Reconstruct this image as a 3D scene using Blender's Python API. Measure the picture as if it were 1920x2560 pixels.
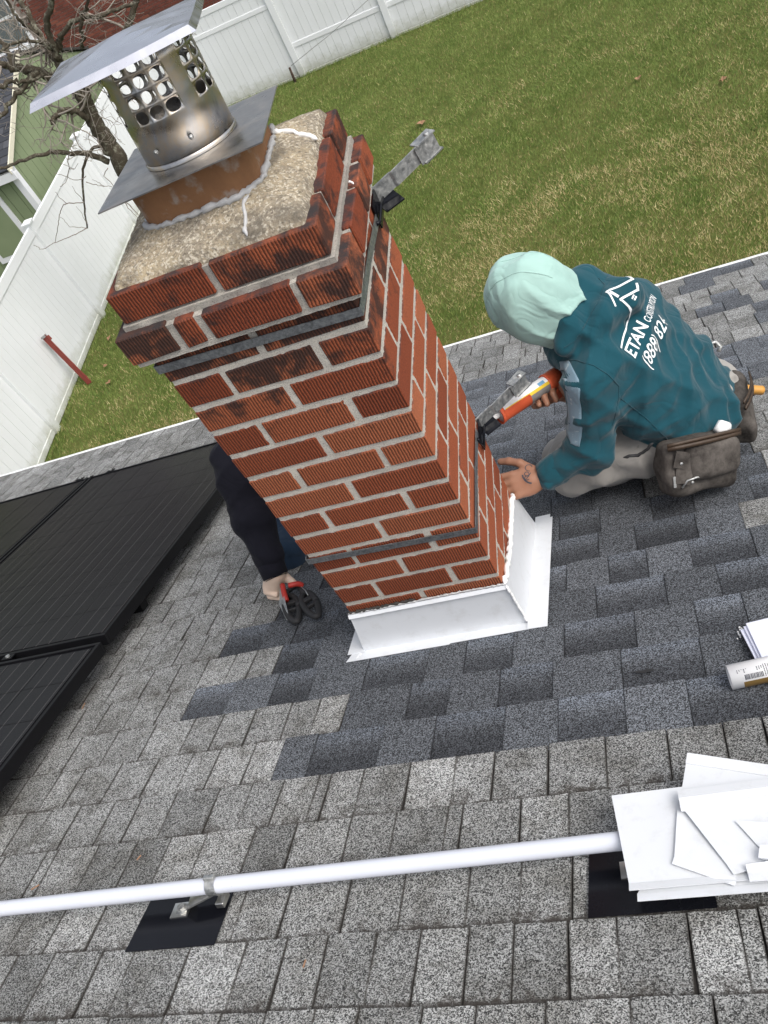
import bpy, bmesh, math, random
import numpy as np
from mathutils import Vector, Matrix
from mathutils.bvhtree import BVHTree

random.seed(7); rng = np.random.default_rng(7)
scene = bpy.context.scene
for o in list(bpy.data.objects): bpy.data.objects.remove(o)
COL = scene.collection

# ------------------------------------------------------------------ camera
CAM_R = Matrix(((0.92275619, 0.04299222, -0.38297871),
                (-0.21472567, -0.76785802, -0.60356189),
                (-0.32002174, 0.63917583, -0.6993142)))      # rows: right, down, forward
CAM_C = Vector((0.64300612, -1.21756063, 0.85368406))
FOC = 2187.883                                                # focal length for a 1920 x 2560 frame
cam_data = bpy.data.cameras.new('camera')
cam_data.sensor_fit = 'VERTICAL'; cam_data.sensor_height = 36.0
cam_data.lens = FOC / 2560 * 36.0
cam_data.clip_start = 0.05; cam_data.clip_end = 500
cam = bpy.data.objects.new('camera', cam_data); COL.objects.link(cam)
m3 = Matrix((CAM_R[0], -CAM_R[1], -CAM_R[2])).transposed()
cam.matrix_world = Matrix.Translation(CAM_C) @ m3.to_4x4()
scene.camera = cam

# ------------------------------------------------------------------ sky and sun (overcast)
SUN_EL, SUN_AZ = math.radians(58), math.radians(118)           # azimuth from +Y towards +X
world = bpy.data.worlds.new('World'); scene.world = world; world.use_nodes = True
wn = world.node_tree; wn.nodes.clear()
sky = wn.nodes.new('ShaderNodeTexSky'); sky.sky_type = 'NISHITA'; sky.sun_disc = False
sky.sun_elevation = SUN_EL; sky.sun_rotation = SUN_AZ
sky.air_density = 1.0; sky.dust_density = 5.0; sky.ozone_density = 1.0; sky.altitude = 0
hs = wn.nodes.new('ShaderNodeHueSaturation'); hs.inputs['Saturation'].default_value = 0.38
bg = wn.nodes.new('ShaderNodeBackground'); bg.inputs['Strength'].default_value = 0.15
wo_ = wn.nodes.new('ShaderNodeOutputWorld')
wn.links.new(sky.outputs[0], hs.inputs['Color']); wn.links.new(hs.outputs[0], bg.inputs[0]); wn.links.new(bg.outputs[0], wo_.inputs[0])
sun_data = bpy.data.lights.new('sun', 'SUN'); sun_data.energy = 0.95; sun_data.angle = math.radians(30)
sun_data.color = (1.0, 0.965, 0.92)
sun = bpy.data.objects.new('sun', sun_data); COL.objects.link(sun)
sdir = Vector((math.sin(SUN_AZ) * math.cos(SUN_EL), math.cos(SUN_AZ) * math.cos(SUN_EL), math.sin(SUN_EL)))
sun.rotation_euler = (-sdir).to_track_quat('-Z', 'Y').to_euler(); sun.location = sdir * 30
vs = scene.view_settings
vs.view_transform = 'Standard'; vs.look = 'None'; vs.gamma = 1.0; vs.use_curve_mapping = False
vs.exposure = 0.58

# ------------------------------------------------------------------ helpers
S = 0.397212                                                  # roof pitch in radians
CS, SN, Z0 = math.cos(S), math.sin(S), -0.98446
RU = Vector((0, CS, -SN)); RN = Vector((0, SN, CS)); RX = Vector((1, 0, 0))
GZ = -5.5                                                     # lawn level
def roof(x, d, h=0.0): return Vector((x, -0.015, Z0)) + RU * d + RN * h   # d: metres down the slope, h: off the roof
def roof_z(y): return Z0 - (y + 0.015) * math.tan(S)
def ray(px, py):
    a, b = (px - 960) / FOC, (py - 1280) / FOC
    return CAM_R[0] * a + CAM_R[1] * b + CAM_R[2]
def at(px, py, y):                                            # point on a sight line at depth y
    d = ray(px, py); return CAM_C + d * ((y - CAM_C.y) / d.y)
def at_roof(px, py, h=0.0):
    d = ray(px, py); p0 = roof(0, 0, h); return CAM_C + d * ((p0 - CAM_C).dot(RN) / d.dot(RN))

ORG = {}
def empty(name, loc, label, cat, group=None):
    o = bpy.data.objects.new(name, None); COL.objects.link(o); o.location = loc; o.empty_display_size = 0.05
    ORG[o] = Vector(loc); o['label'] = label; o['category'] = cat
    if group: o['group'] = group
    return o
def tag(o, label, cat, group=None):
    o['label'] = label; o['category'] = cat
    if group: o['group'] = group
    return o

class MB:
    def __init__(self): self.v = []; self.f = []; self.m = []; self.cur = 0
    def add(self, vs_, fs):
        n = len(self.v); self.v += [Vector(p) for p in vs_]
        self.f += [[i + n for i in f] for f in fs]; self.m += [self.cur] * len(fs); return self
    def hexa(self, p):                                        # bottom 4 then top 4
        return self.add(p, [(3, 2, 1, 0), (4, 5, 6, 7), (0, 1, 5, 4), (1, 2, 6, 5), (2, 3, 7, 6), (3, 0, 4, 7)])
    def box(self, x0, x1, y0, y1, z0, z1):
        return self.hexa([(x0, y0, z0), (x1, y0, z0), (x1, y1, z0), (x0, y1, z0), (x0, y0, z1), (x1, y0, z1), (x1, y1, z1), (x0, y1, z1)])
    def obox(self, c, ax, ay, az, sx, sy, sz):                # centre, axes, full sizes
        c = Vector(c); ax = Vector(ax).normalized() * sx / 2; ay = Vector(ay).normalized() * sy / 2; az = Vector(az).normalized() * sz / 2
        return self.hexa([c - ax - ay - az, c + ax - ay - az, c + ax + ay - az, c - ax + ay - az, c - ax - ay + az, c + ax - ay + az, c + ax + ay + az, c - ax + ay + az])
    def rbox(self, x0, x1, d0, d1, h0, h1):                   # box in roof coordinates
        return self.hexa([roof(x0, d0, h0), roof(x1, d0, h0), roof(x1, d1, h0), roof(x0, d1, h0), roof(x0, d0, h1), roof(x1, d0, h1), roof(x1, d1, h1), roof(x0, d1, h1)])
    def slab(self, pts, off):                                 # polygon thickened along off
        n = len(pts); off = Vector(off); a = [Vector(p) for p in pts]; b = [p + off for p in a]
        return self.add(a + b, [tuple(reversed(range(n))), tuple(range(n, 2 * n))] + [(i, (i + 1) % n, n + (i + 1) % n, n + i) for i in range(n)])
    def tube(self, pts, r, n=8, cap=True, squash=None):
        pts = [Vector(p) for p in pts]; k = len(pts)
        rr = r if isinstance(r, (list, tuple)) else [r] * k
        t = [(pts[min(i + 1, k - 1)] - pts[max(i - 1, 0)]).normalized() for i in range(k)]
        a = t[0].orthogonal().normalized(); vs_ = []
        for i in range(k):
            a = (a - t[i] * a.dot(t[i])); a = a.normalized() if a.length > 1e-6 else t[i].orthogonal().normalized()
            b = t[i].cross(a)
            for j in range(n):
                an = 2 * math.pi * j / n
                vs_.append(pts[i] + (a * math.cos(an) + b * math.sin(an)) * rr[i])
        fs = [(i * n + j, i * n + (j + 1) % n, (i + 1) * n + (j + 1) % n, (i + 1) * n + j) for i in range(k - 1) for j in range(n)]
        if cap: fs += [tuple(reversed(range(n))), tuple(range((k - 1) * n, k * n))]
        return self.add(vs_, fs)
    def strip(self, path, wdir, w, th, ndir=None):            # flat metal strip along a path
        pts = [Vector(p) for p in path]; k = len(pts); vs_ = []
        for i in range(k):
            t = (pts[min(i + 1, k - 1)] - pts[max(i - 1, 0)]).normalized()
            wd = Vector(wdir) if not callable(wdir) else wdir(i)
            wd = (wd - t * wd.dot(t)).normalized(); nn = t.cross(wd)
            for a, b in ((-1, -1), (1, -1), (1, 1), (-1, 1)): vs_.append(pts[i] + wd * a * w / 2 + nn * b * th / 2)
        fs = [(i * 4 + j, i * 4 + (j + 1) % 4, i * 4 + 4 + (j + 1) % 4, i * 4 + 4 + j) for i in range(k - 1) for j in range(4)]
        fs += [(3, 2, 1, 0), tuple(range(4 * k - 4, 4 * k))]
        return self.add(vs_, fs)
    def lathe(self, c, axis, prof, n=24, ref=None):           # prof: (radius, height) list
        c = Vector(c); ax = Vector(axis).normalized(); a = (Vector(ref) if ref else ax.orthogonal()).normalized(); a = (a - ax * a.dot(ax)).normalized(); b = ax.cross(a)
        vs_ = [c + ax * h + (a * math.cos(2 * math.pi * j / n) + b * math.sin(2 * math.pi * j / n)) * r for r, h in prof for j in range(n)]
        k = len(prof)
        fs = [(i * n + j, i * n + (j + 1) % n, (i + 1) * n + (j + 1) % n, (i + 1) * n + j) for i in range(k - 1) for j in range(n)]
        return self.add(vs_, fs)
    def build(self, name, mat, parent=None, bevel=0, seg=1, smooth=False, origin=None, recalc=True, attrs=None, sub=0):
        if parent is not None: o0 = ORG[parent]
        elif origin is not None: o0 = Vector(origin)
        else: o0 = Vector((sum(p.x for p in self.v) / len(self.v), sum(p.y for p in self.v) / len(self.v), min(p.z for p in self.v)))
        me = bpy.data.meshes.new(name)
        me.from_pydata([p - o0 for p in self.v], [], self.f)
        mats = mat if isinstance(mat, list) else [mat]
        for m in mats: me.materials.append(m)
        if len(mats) > 1: me.polygons.foreach_set('material_index', self.m)
        if attrs:
            for an, vals in attrs.items():
                at_ = me.attributes.new(an, 'FLOAT', 'POINT'); at_.data.foreach_set('value', vals)
        if recalc or bevel:
            bm = bmesh.new(); bm.from_mesh(me)
            if recalc: bmesh.ops.recalc_face_normals(bm, faces=bm.faces)
            if bevel: bmesh.ops.bevel(bm, geom=bm.edges[:], offset=bevel, segments=seg, affect='EDGES', profile=0.5)
            if sub: bmesh.ops.subdivide_edges(bm, edges=bm.edges[:], cuts=sub, use_grid_fill=True)
            bm.to_mesh(me); bm.free()
        if smooth: me.polygons.foreach_set('use_smooth', [True] * len(me.polygons))
        o = bpy.data.objects.new(name, me); COL.objects.link(o)
        if parent is not None: o.parent = parent
        else: o.location = o0
        ORG[o] = o0
        return o

def join_mesh_np(name, verts, faces, mat, parent=None, smooth=True, origin=None):
    o0 = np.array(ORG[parent]) if parent is not None else np.array(origin if origin is not None else (0, 0, 0), float)
    me = bpy.data.meshes.new(name); me.from_pydata((np.asarray(verts) - o0).tolist(), [], [list(map(int, f)) for f in faces])
    me.materials.append(mat)
    if smooth: me.polygons.foreach_set('use_smooth', [True] * len(me.polygons))
    o = bpy.data.objects.new(name, me); COL.objects.link(o)
    if parent is not None: o.parent = parent
    else: o.location = Vector(o0)
    ORG[o] = Vector(o0); return o

# ------------------------------------------------------------------ materials
def srgb(r, g, b):
    f = lambda c: c / 12.92 if c <= 0.04045 else ((c + 0.055) / 1.055) ** 2.4
    return (f(r / 255), f(g / 255), f(b / 255), 1)
class NT:
    def __init__(self, name, rough=0.6, metal=0.0, spec=0.5):
        self.mat = bpy.data.materials.new(name); self.mat.use_nodes = True
        self.t = self.mat.node_tree; self.n = self.t.nodes; self.b = self.n['Principled BSDF']
        self.b.inputs['Roughness'].default_value = rough; self.b.inputs['Metallic'].default_value = metal
        self.b.inputs['Specular IOR Level'].default_value = spec
        self.pos = self.n.new('ShaderNodeNewGeometry').outputs['Position']
    def node(self, t, **kw):
        x = self.n.new(t)
        for k, v in kw.items(): setattr(x, k, v)
        return x
    def link(self, a, b): self.t.links.new(a, b)
    def noise(self, scale, detail=4, rough=0.55, vec=None, dist=0.0):
        x = self.node('ShaderNodeTexNoise'); x.inputs['Scale'].default_value = scale; x.inputs['Detail'].default_value = detail
        x.inputs['Roughness'].default_value = rough; x.inputs['Distortion'].default_value = dist
        self.link(vec if vec is not None else self.pos, x.inputs['Vector']); return x.outputs['Fac']
    def voro(self, scale, out='Color', vec=None):
        x = self.node('ShaderNodeTexVoronoi'); x.inputs['Scale'].default_value = scale
        self.link(vec if vec is not None else self.pos, x.inputs['Vector']); return x.outputs[out]
    def ramp(self, fac, stops, interp='LINEAR'):
        x = self.node('ShaderNodeValToRGB'); x.color_ramp.interpolation = interp
        e = x.color_ramp.elements
        while len(e) < len(stops): e.new(0.5)
        for el, (p, c) in zip(e, stops): el.position = p; el.color = c if len(c) == 4 else (*c, 1)
        self.link(fac, x.inputs[0]); return x.outputs[0]
    def rampf(self, fac, stops): return self.ramp(fac, [(p, (v, v, v, 1)) for p, v in stops])
    def mix(self, fac, a, b, mode='MIX'):
        x = self.node('ShaderNodeMix'); x.data_type = 'RGBA'; x.blend_type = mode; x.clamp_result = False
        for sock, v in ((x.inputs[0], fac), (x.inputs[6], a), (x.inputs[7], b)):
            if isinstance(v, (int, float)): sock.default_value = v
            elif isinstance(v, tuple): sock.default_value = v if len(v) == 4 else (*v, 1)
            else: self.link(v, sock)
        return x.outputs[2]
    def math(self, op, a, b=None):
        x = self.node('ShaderNodeMath'); x.operation = op
        for i, v in enumerate((a, b)):
            if v is None: continue
            if isinstance(v, (int, float)): x.inputs[i].default_value = v
            else: self.link(v, x.inputs[i])
        return x.outputs[0]
    def attr(self, name): x = self.node('ShaderNodeAttribute'); x.attribute_name = name; return x.outputs['Fac']
    def objrand(self): return self.node('ShaderNodeObjectInfo').outputs['Random']
    def bump(self, h, strength=0.4, dist=0.002):
        x = self.node('ShaderNodeBump'); x.inputs['Strength'].default_value = strength; x.inputs['Distance'].default_value = dist
        self.link(h, x.inputs['Height']); self.link(x.outputs[0], self.b.inputs['Normal'])
    def color(self, c):
        if isinstance(c, tuple): self.b.inputs['Base Color'].default_value = c
        else: self.link(c, self.b.inputs['Base Color'])
    def rough(self, c): self.link(c, self.b.inputs['Roughness'])
    def mapping(self, scale=(1, 1, 1), rot=(0, 0, 0), vec=None):
        x = self.node('ShaderNodeMapping'); x.inputs['Scale'].default_value = scale; x.inputs['Rotation'].default_value = rot
        self.link(vec if vec is not None else self.pos, x.inputs['Vector']); return x.outputs[0]

def simple(name, col, rough=0.6, metal=0.0, var=0.12, nscale=30, bump=0.0, bscale=200, spec=0.5):
    n = NT(name, rough, metal, spec); c = tuple(col[:3])
    k = n.noise(nscale, 5)
    n.color(n.mix(k, tuple(x * (1 - var) for x in c), tuple(min(1, x * (1 + var)) for x in c)))
    if bump: n.bump(n.noise(bscale, 3), bump, 0.002)
    return n.mat

def granule(name, dark, mid, light, kind):
    n = NT(name, 0.9, 0, 0.25)
    g = n.node('ShaderNodeSeparateColor'); n.link(n.voro(560), g.inputs[0])
    g2 = n.noise(900, 2)
    v = n.math('ADD', n.math('MULTIPLY', g.outputs[0], 0.75), n.math('MULTIPLY', g2, 0.25))
    c = n.ramp(v, [(0.22, dark), (0.45, mid), (0.78, light)])
    tint = n.attr('tint'); c = n.mix(1.0, c, n.rampf(tint, [(0, 0.6), (1, 1.4)]), 'MULTIPLY')
    band = n.attr('band')
    if kind == 'old':
        st = n.noise(11, 7, 0.7, dist=0.8)
        c = n.mix(n.rampf(st, [(0.46, 0.0), (0.64, 0.85)]), c, n.mix(1.0, c, (0.56, 0.545, 0.52), 'MULTIPLY'))
        c = n.mix(n.rampf(n.noise(2.3, 5, 0.6, dist=0.5), [(0.42, 0.0), (0.66, 0.7)]), c, n.mix(1.0, c, (0.66, 0.65, 0.63), 'MULTIPLY'))
        c = n.mix(n.rampf(n.noise(38, 5, 0.7), [(0.60, 0.0), (0.70, 0.55)]), c, n.mix(1.0, c, (1.35, 1.35, 1.32), 'MULTIPLY'))
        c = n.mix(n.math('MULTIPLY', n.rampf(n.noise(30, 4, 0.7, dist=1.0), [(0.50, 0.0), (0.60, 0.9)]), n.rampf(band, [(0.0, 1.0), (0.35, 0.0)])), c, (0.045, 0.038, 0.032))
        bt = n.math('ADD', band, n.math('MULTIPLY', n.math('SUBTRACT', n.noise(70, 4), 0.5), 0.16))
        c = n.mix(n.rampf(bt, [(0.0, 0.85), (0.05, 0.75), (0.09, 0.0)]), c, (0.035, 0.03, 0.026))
        ed = n.math('ADD', n.attr('edge'), n.math('MULTIPLY', n.math('SUBTRACT', n.noise(110, 3), 0.5), 0.5))
        c = n.mix(n.rampf(ed, [(0.70, 0.0), (0.95, 0.7)]), c, (0.04, 0.035, 0.03))
    else:
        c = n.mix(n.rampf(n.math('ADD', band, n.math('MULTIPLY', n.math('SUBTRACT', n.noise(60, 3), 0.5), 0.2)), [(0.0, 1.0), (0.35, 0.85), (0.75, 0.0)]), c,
                  n.mix(n.attr('print_band'), c, n.mix(1.0, c, (0.50, 0.50, 0.51), 'MULTIPLY')))
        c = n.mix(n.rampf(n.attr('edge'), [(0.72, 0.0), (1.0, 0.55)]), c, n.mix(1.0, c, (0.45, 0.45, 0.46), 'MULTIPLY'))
        c = n.mix(n.math('MULTIPLY', n.attr('print_band'), n.rampf(band, [(0.6, 0.0), (0.95, 0.55)])), c, n.mix(1.0, c, (1.5, 1.57, 1.68), 'MULTIPLY'))
    n.color(c); n.bump(g.outputs[0], 0.55, 0.0015)
    return n.mat

M = {}
M['old'] = granule('weathered_shingle', (0.034, 0.0345, 0.0345), (0.155, 0.158, 0.156), (0.44, 0.447, 0.44), 'old')
M['new'] = granule('new_shingle', (0.012, 0.0127, 0.014), (0.046, 0.0495, 0.055), (0.165, 0.178, 0.198), 'new')
M['felt'] = simple('roof_felt', (0.035, 0.031, 0.028), 0.95, var=0.4, nscale=40, bump=0.4)
n = NT('white_aluminium', 0.38, 0, 0.5)
dirt = n.noise(26, 6, 0.7)
n.color(n.mix(n.rampf(dirt, [(0.52, 0), (0.75, 0.4)]), (0.66, 0.68, 0.705), (0.46, 0.46, 0.45))); n.bump(n.noise(7, 2), 0.12, 0.01); M['alum'] = n.mat
n = NT('white_vinyl', 0.42); st = n.noise(1.3, 6, 0.7)
n.color(n.mix(n.rampf(st, [(0.45, 0), (0.8, 0.35)]), (0.78, 0.80, 0.81), (0.64, 0.67, 0.65)))
sp = n.node('ShaderNodeSeparateXYZ'); n.link(n.pos, sp.inputs[0])
hb_ = n.math('ADD', sp.outputs[2], n.math('MULTIPLY', n.math('SUBTRACT', n.noise(7, 6, 0.75), 0.5), 0.5))
n.color(n.mix(n.rampf(n.math('ADD', hb_, 5.5), [(0.02, 0.75), (0.30, 0.0)]), n.mix(n.rampf(st, [(0.45, 0), (0.8, 0.35)]), (0.78, 0.80, 0.81), (0.64, 0.67, 0.65)), (0.36, 0.37, 0.28))); M['vinyl'] = n.mat
M['caulk'] = simple('white_caulk', (0.86, 0.86, 0.85), 0.45, var=0.05, nscale=60, bump=0.3, bscale=90)
M['greycaulk'] = simple('grey_sealant', (0.42, 0.42, 0.42), 0.5, var=0.3, nscale=60, bump=0.5, bscale=120)

# brick: ribbed front and back faces, rough ends, soot by height
n = NT('ribbed_red_brick', 0.88, 0, 0.25)
sp = n.node('ShaderNodeSeparateXYZ'); n.link(n.pos, sp.inputs[0])
geo = n.node('ShaderNodeNewGeometry'); sn = n.node('ShaderNodeSeparateXYZ'); n.link(geo.outputs['Normal'], sn.inputs[0])
frontmask = n.rampf(n.math('ABSOLUTE', sn.outputs[1]), [(0.6, 0), (0.8, 1)])
xw = n.math('ADD', sp.outputs[0], n.math('MULTIPLY', n.noise(60, 2), 0.004))
rib = n.math('SINE', n.math('MULTIPLY', xw, 2 * math.pi / 0.0062))
rib01 = n.math('ADD', n.math('MULTIPLY', rib, 0.5), 0.5)
grain = n.noise(260, 4, 0.7)
rnd = n.objrand()
c = n.ramp(rnd, [(0.0, (0.24, 0.056, 0.024)), (0.45, (0.35, 0.092, 0.039)), (1.0, (0.44, 0.14, 0.064))])
c = n.mix(n.rampf(grain, [(0.35, 0.7), (0.6, 0.0)]), c, n.mix(1.0, c, (0.45, 0.42, 0.42), 'MULTIPLY'))
ribdark = n.math('MULTIPLY', n.rampf(rib01, [(0.05, 0.85), (0.45, 0.0)]), frontmask)
c = n.mix(ribdark, c, (0.035, 0.014, 0.010))
sootn = n.noise(17, 6, 0.65, dist=0.4)
hz = n.math('MULTIPLY', n.math('SUBTRACT', sp.outputs[2], -0.15), 1.1)
soot = n.math('ADD', sootn, n.math('ADD', n.math('MULTIPLY', n.math('SUBTRACT', rnd, 0.5), 0.16), n.math('MINIMUM', n.math('MAXIMUM', hz, -0.14), 0.13)))
c = n.mix(n.rampf(soot, [(0.57, 0.0), (0.72, 0.86)]), c, (0.022, 0.018, 0.017))
topm = n.rampf(sn.outputs[2], [(0.5, 0.0), (0.8, 1.0)])
c = n.mix(n.math('MULTIPLY', topm, n.rampf(n.noise(30, 5), [(0.42, 0.3), (0.58, 0.9)])), c, (0.03, 0.028, 0.03))
n.color(c)
hgt = n.math('ADD', n.math('MULTIPLY', n.math('MULTIPLY', rib01, frontmask), 0.6), n.math('MULTIPLY', grain, 0.7))
n.bump(hgt, 0.8, 0.003); M['brick'] = n.mat

n = NT('sandy_mortar', 0.95, 0, 0.2); g = n.noise(420, 3, 0.75); l = n.noise(14, 5)
sp = n.node('ShaderNodeSeparateXYZ'); n.link(n.pos, sp.inputs[0])
c = n.mix(l, (0.47, 0.44, 0.39), (0.70, 0.66, 0.58)); c = n.mix(n.rampf(g, [(0.36, 0.7), (0.48, 0)]), c, (0.13, 0.12, 0.11))
c = n.mix(n.math('MULTIPLY', n.rampf(sp.outputs[2], [(0.02, 0.0), (0.16, 0.6)]), n.rampf(n.noise(22, 4), [(0.4, 1), (0.65, 0.3)])), c, (0.14, 0.13, 0.12))
n.color(c); n.bump(g, 0.9, 0.003); M['mortar'] = n.mat
n = NT('weathered_crown', 0.95, 0, 0.2); g = n.noise(170, 5, 0.8); l = n.noise(7, 6, 0.7, dist=0.5)
vv = n.node('ShaderNodeSeparateColor'); n.link(n.voro(260), vv.inputs[0])
c = n.mix(n.rampf(l, [(0.35, 0), (0.62, 1)]), (0.27, 0.235, 0.185), (0.50, 0.41, 0.275))
c = n.mix(n.rampf(vv.outputs[0], [(0.55, 0), (0.95, 0.8)]), c, (0.72, 0.66, 0.54))
c = n.mix(n.rampf(g, [(0.34, 0.9), (0.52, 0.0)]), c, (0.10, 0.085, 0.065))
c = n.mix(n.rampf(n.noise(11, 6, 0.75), [(0.48, 0.0), (0.64, 0.8)]), c, (0.13, 0.115, 0.095))
n.color(c); n.bump(n.math('ADD', g, vv.outputs[0]), 0.9, 0.004); M['crown'] = n.mat
n = NT('terracotta_flue', 0.8); l = n.noise(16, 6, 0.7)
c = n.mix(l, (0.15, 0.068, 0.032), (0.32, 0.16, 0.07)); c = n.mix(n.rampf(n.noise(30, 5), [(0.54, 0), (0.68, 0.7)]), c, (0.35, 0.32, 0.29))
n.color(c); n.bump(n.noise(150, 4), 0.35, 0.002); M['flue'] = n.mat

def steel(name, c1, c2, rough, sc=8):
    n = NT(name, rough, 1.0); l = n.noise(sc, 6, 0.65, dist=1.2)
    n.color(n.mix(n.rampf(l, [(0.35, 0), (0.68, 1)]), c1, c2)); n.rough(n.rampf(n.noise(sc * 2, 4), [(0.3, rough * 0.7), (0.7, min(1, rough * 1.5))]))
    return n.mat
M['lid'] = steel('stainless_lid', (0.58, 0.59, 0.64), (0.68, 0.69, 0.74), 0.26)
n = NT('heat_stained_stainless', 0.36, 1.0); l = n.noise(9, 6, 0.7, dist=1.5)
n.color(n.ramp(l, [(0.28, (0.22, 0.22, 0.23)), (0.45, (0.46, 0.46, 0.46)), (0.58, (0.54, 0.46, 0.35)), (0.72, (0.40, 0.42, 0.45))])); n.rough(n.rampf(n.noise(20, 4), [(0.3, 0.22), (0.7, 0.5)])); M['steel'] = n.mat
M['plate'] = steel('dull_stainless_plate', (0.32, 0.32, 0.325), (0.50, 0.47, 0.44), 0.34, 12)
M['galv'] = steel('galvanised_steel', (0.30, 0.31, 0.31), (0.62, 0.62, 0.60), 0.55, 60)
M['strapsteel'] = steel('strap_steel', (0.20, 0.21, 0.22), (0.42, 0.44, 0.45), 0.5, 90)
M['blackmetal'] = simple('black_coated_metal', (0.006, 0.0065, 0.009), 0.18, 0, 0.3, 20, spec=0.22)
M['blackrubber'] = simple('black_rubber', (0.018, 0.018, 0.019), 0.7, 0, 0.3, 60, bump=0.2)
n = NT('white_conduit_plastic', 0.4); c = n.mix(n.noise(14, 5), (0.55, 0.575, 0.64), (0.60, 0.625, 0.69)); c = n.mix(n.rampf(n.noise(33, 6, 0.75, dist=1.0), [(0.66, 0.0), (0.74, 0.6)]), c, (0.30, 0.29, 0.28)); n.color(c); M['pvc'] = n.mat
M['rust'] = simple('faded_red_paint', (0.20, 0.035, 0.025), 0.75, 0, 0.4, 30, bump=0.2)
M['red'] = simple('red_enamel', (0.42, 0.03, 0.02), 0.5, 0, 0.35, 40, bump=0.1)
n = NT('worn_orange_paint', 0.5); l = n.noise(45, 6, 0.75)
n.color(n.mix(n.rampf(l, [(0.62, 0), (0.70, 0.9)]), n.mix(n.noise(15), (0.52, 0.07, 0.025), (0.68, 0.13, 0.05)), (0.05, 0.03, 0.025))); M['orange'] = n.mat

# ------------------------------------------------------------------ lawn and sky-side setting
n = NT('lawn_soil', 0.95, 0, 0.1)
l = n.noise(1.1, 6, 0.65); c = n.mix(n.rampf(l, [(0.35, 0), (0.65, 1)]), (0.085, 0.122, 0.026), (0.155, 0.155, 0.052))
c = n.mix(n.noise(40, 5, 0.7), n.mix(1.0, c, (0.55, 0.55, 0.5), 'MULTIPLY'), c); n.color(c); n.bump(n.noise(60, 4), 0.8, 0.03); M['lawn'] = n.mat
g = MB(); N = 40
for i in range(N + 1):
    for j in range(N + 1):
        x, y = -120 + 240 * i / N, -80 + 240 * j / N
        g.v.append(Vector((x, y, GZ)))
for i in range(N):
    for j in range(N): g.f.append([i * (N + 1) + j, (i + 1) * (N + 1) + j, (i + 1) * (N + 1) + j + 1, i * (N + 1) + j + 1]); g.m.append(0)
o = g.build('lawn_ground', M['lawn'], origin=(0, 0, GZ)); o['kind'] = 'structure'

# grass blades over the part of the yard the roof looks onto
def fbm(x, y, seeds, octs=4):
    v = np.zeros_like(x); a = 1.0; tot = 0
    for k in range(octs):
        f = 2.0 ** k
        for q in range(3):
            an = seeds[k * 3 + q] * 6.283; v += a * np.sin((x * math.cos(an) + y * math.sin(an)) * f * 1.7 + seeds[k * 3 + q] * 40 + 1.3 * np.sin((x * math.sin(an) - y * math.cos(an)) * f * 1.1 + q))
            tot += a
        a *= 0.6
    return v / tot
NB = 560000
gx = np.concatenate([rng.uniform(-7.5, 4.6, 430000), rng.uniform(4.6, 9.2, 130000)]); gy = rng.uniform(4.8, 16.55, NB)
sd = rng.random(12); sd2 = rng.random(12)
patch = fbm(gx, gy, sd); fine = fbm(gx * 4, gy * 4, sd2)
dry = 1 / (1 + np.exp(-(2.2 * (9.4 - gy + 0.35 * (gx + 1)) * 0.42 + 4.6 * patch + 2.6 * fine - 1.5)))
dry = np.clip(dry * 0.72, 0, 1) * (1 - 0.75 * np.exp(-((gx + 7.5) / 0.8) ** 2) * (gy > 8.2))
h = rng.uniform(0.02, 0.045, NB) * (1 + 0.9 * (np.minimum(np.abs(gx + 7.55), np.abs(gy - 16.6)) < 0.15))
w = rng.uniform(0.003, 0.0062, NB); an = rng.uniform(0, 6.283, NB); lean = rng.uniform(0.3, 1.6, NB); la = rng.uniform(0, 6.283, NB) * 0.45 + 1.2 * patch
vx = np.stack([gx - np.cos(an) * w, gx + np.cos(an) * w, gx + np.cos(la) * h * lean], 1)
vy = np.stack([gy - np.sin(an) * w, gy + np.sin(an) * w, gy + np.sin(la) * h * lean], 1)
vz = np.stack([np.full(NB, GZ), np.full(NB, GZ), GZ + h], 1)
vv = np.stack([vx, vy, vz], 2).reshape(-1, 3); vv[:, 2] -= GZ
me = bpy.data.meshes.new('grass'); me.vertices.add(NB * 3); me.vertices.foreach_set('co', vv.ravel())
me.loops.add(NB * 3); me.loops.foreach_set('vertex_index', np.arange(NB * 3)); me.polygons.add(NB)
me.polygons.foreach_set('loop_start', np.arange(NB) * 3); me.update()
isdry = (rng.random(NB) < dry * 0.9 + 0.05).astype(float); tone = rng.random(NB)
aa = me.attributes.new('dry', 'FLOAT', 'POINT'); aa.data.foreach_set('value', np.repeat(isdry, 3))
aa = me.attributes.new('tone', 'FLOAT', 'POINT'); aa.data.foreach_set('value', np.repeat(np.clip(tone * 0.7 + 0.3 * (fine + 0.5), 0, 1), 3))
n = NT('grass_blades', 0.65, 0, 0.25)
c = n.mix(n.attr('dry'), n.ramp(n.attr('tone'), [(0, (0.055, 0.092, 0.016)), (0.6, (0.128, 0.180, 0.036)), (1, (0.235, 0.275, 0.085))]),
          n.ramp(n.attr('tone'), [(0, (0.18, 0.15, 0.06)), (0.6, (0.36, 0.30, 0.13)), (1, (0.52, 0.45, 0.25))]))
n.color(c); me.materials.append(n.mat)
o = bpy.data.objects.new('grass', me); o.location = (0, 0, GZ); COL.objects.link(o)
o['kind'] = 'stuff'; tag(o, 'short mown winter grass, green with straw coloured patches', 'grass')

def at_z(px, py, z):
    d = ray(px, py); return CAM_C + d * ((z - CAM_C.z) / d.z)
def to_px(P):
    q = CAM_R @ (Vector(P) - CAM_C); return (960 + FOC * q.x / q.z, 1280 + FOC * q.y / q.z)

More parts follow.
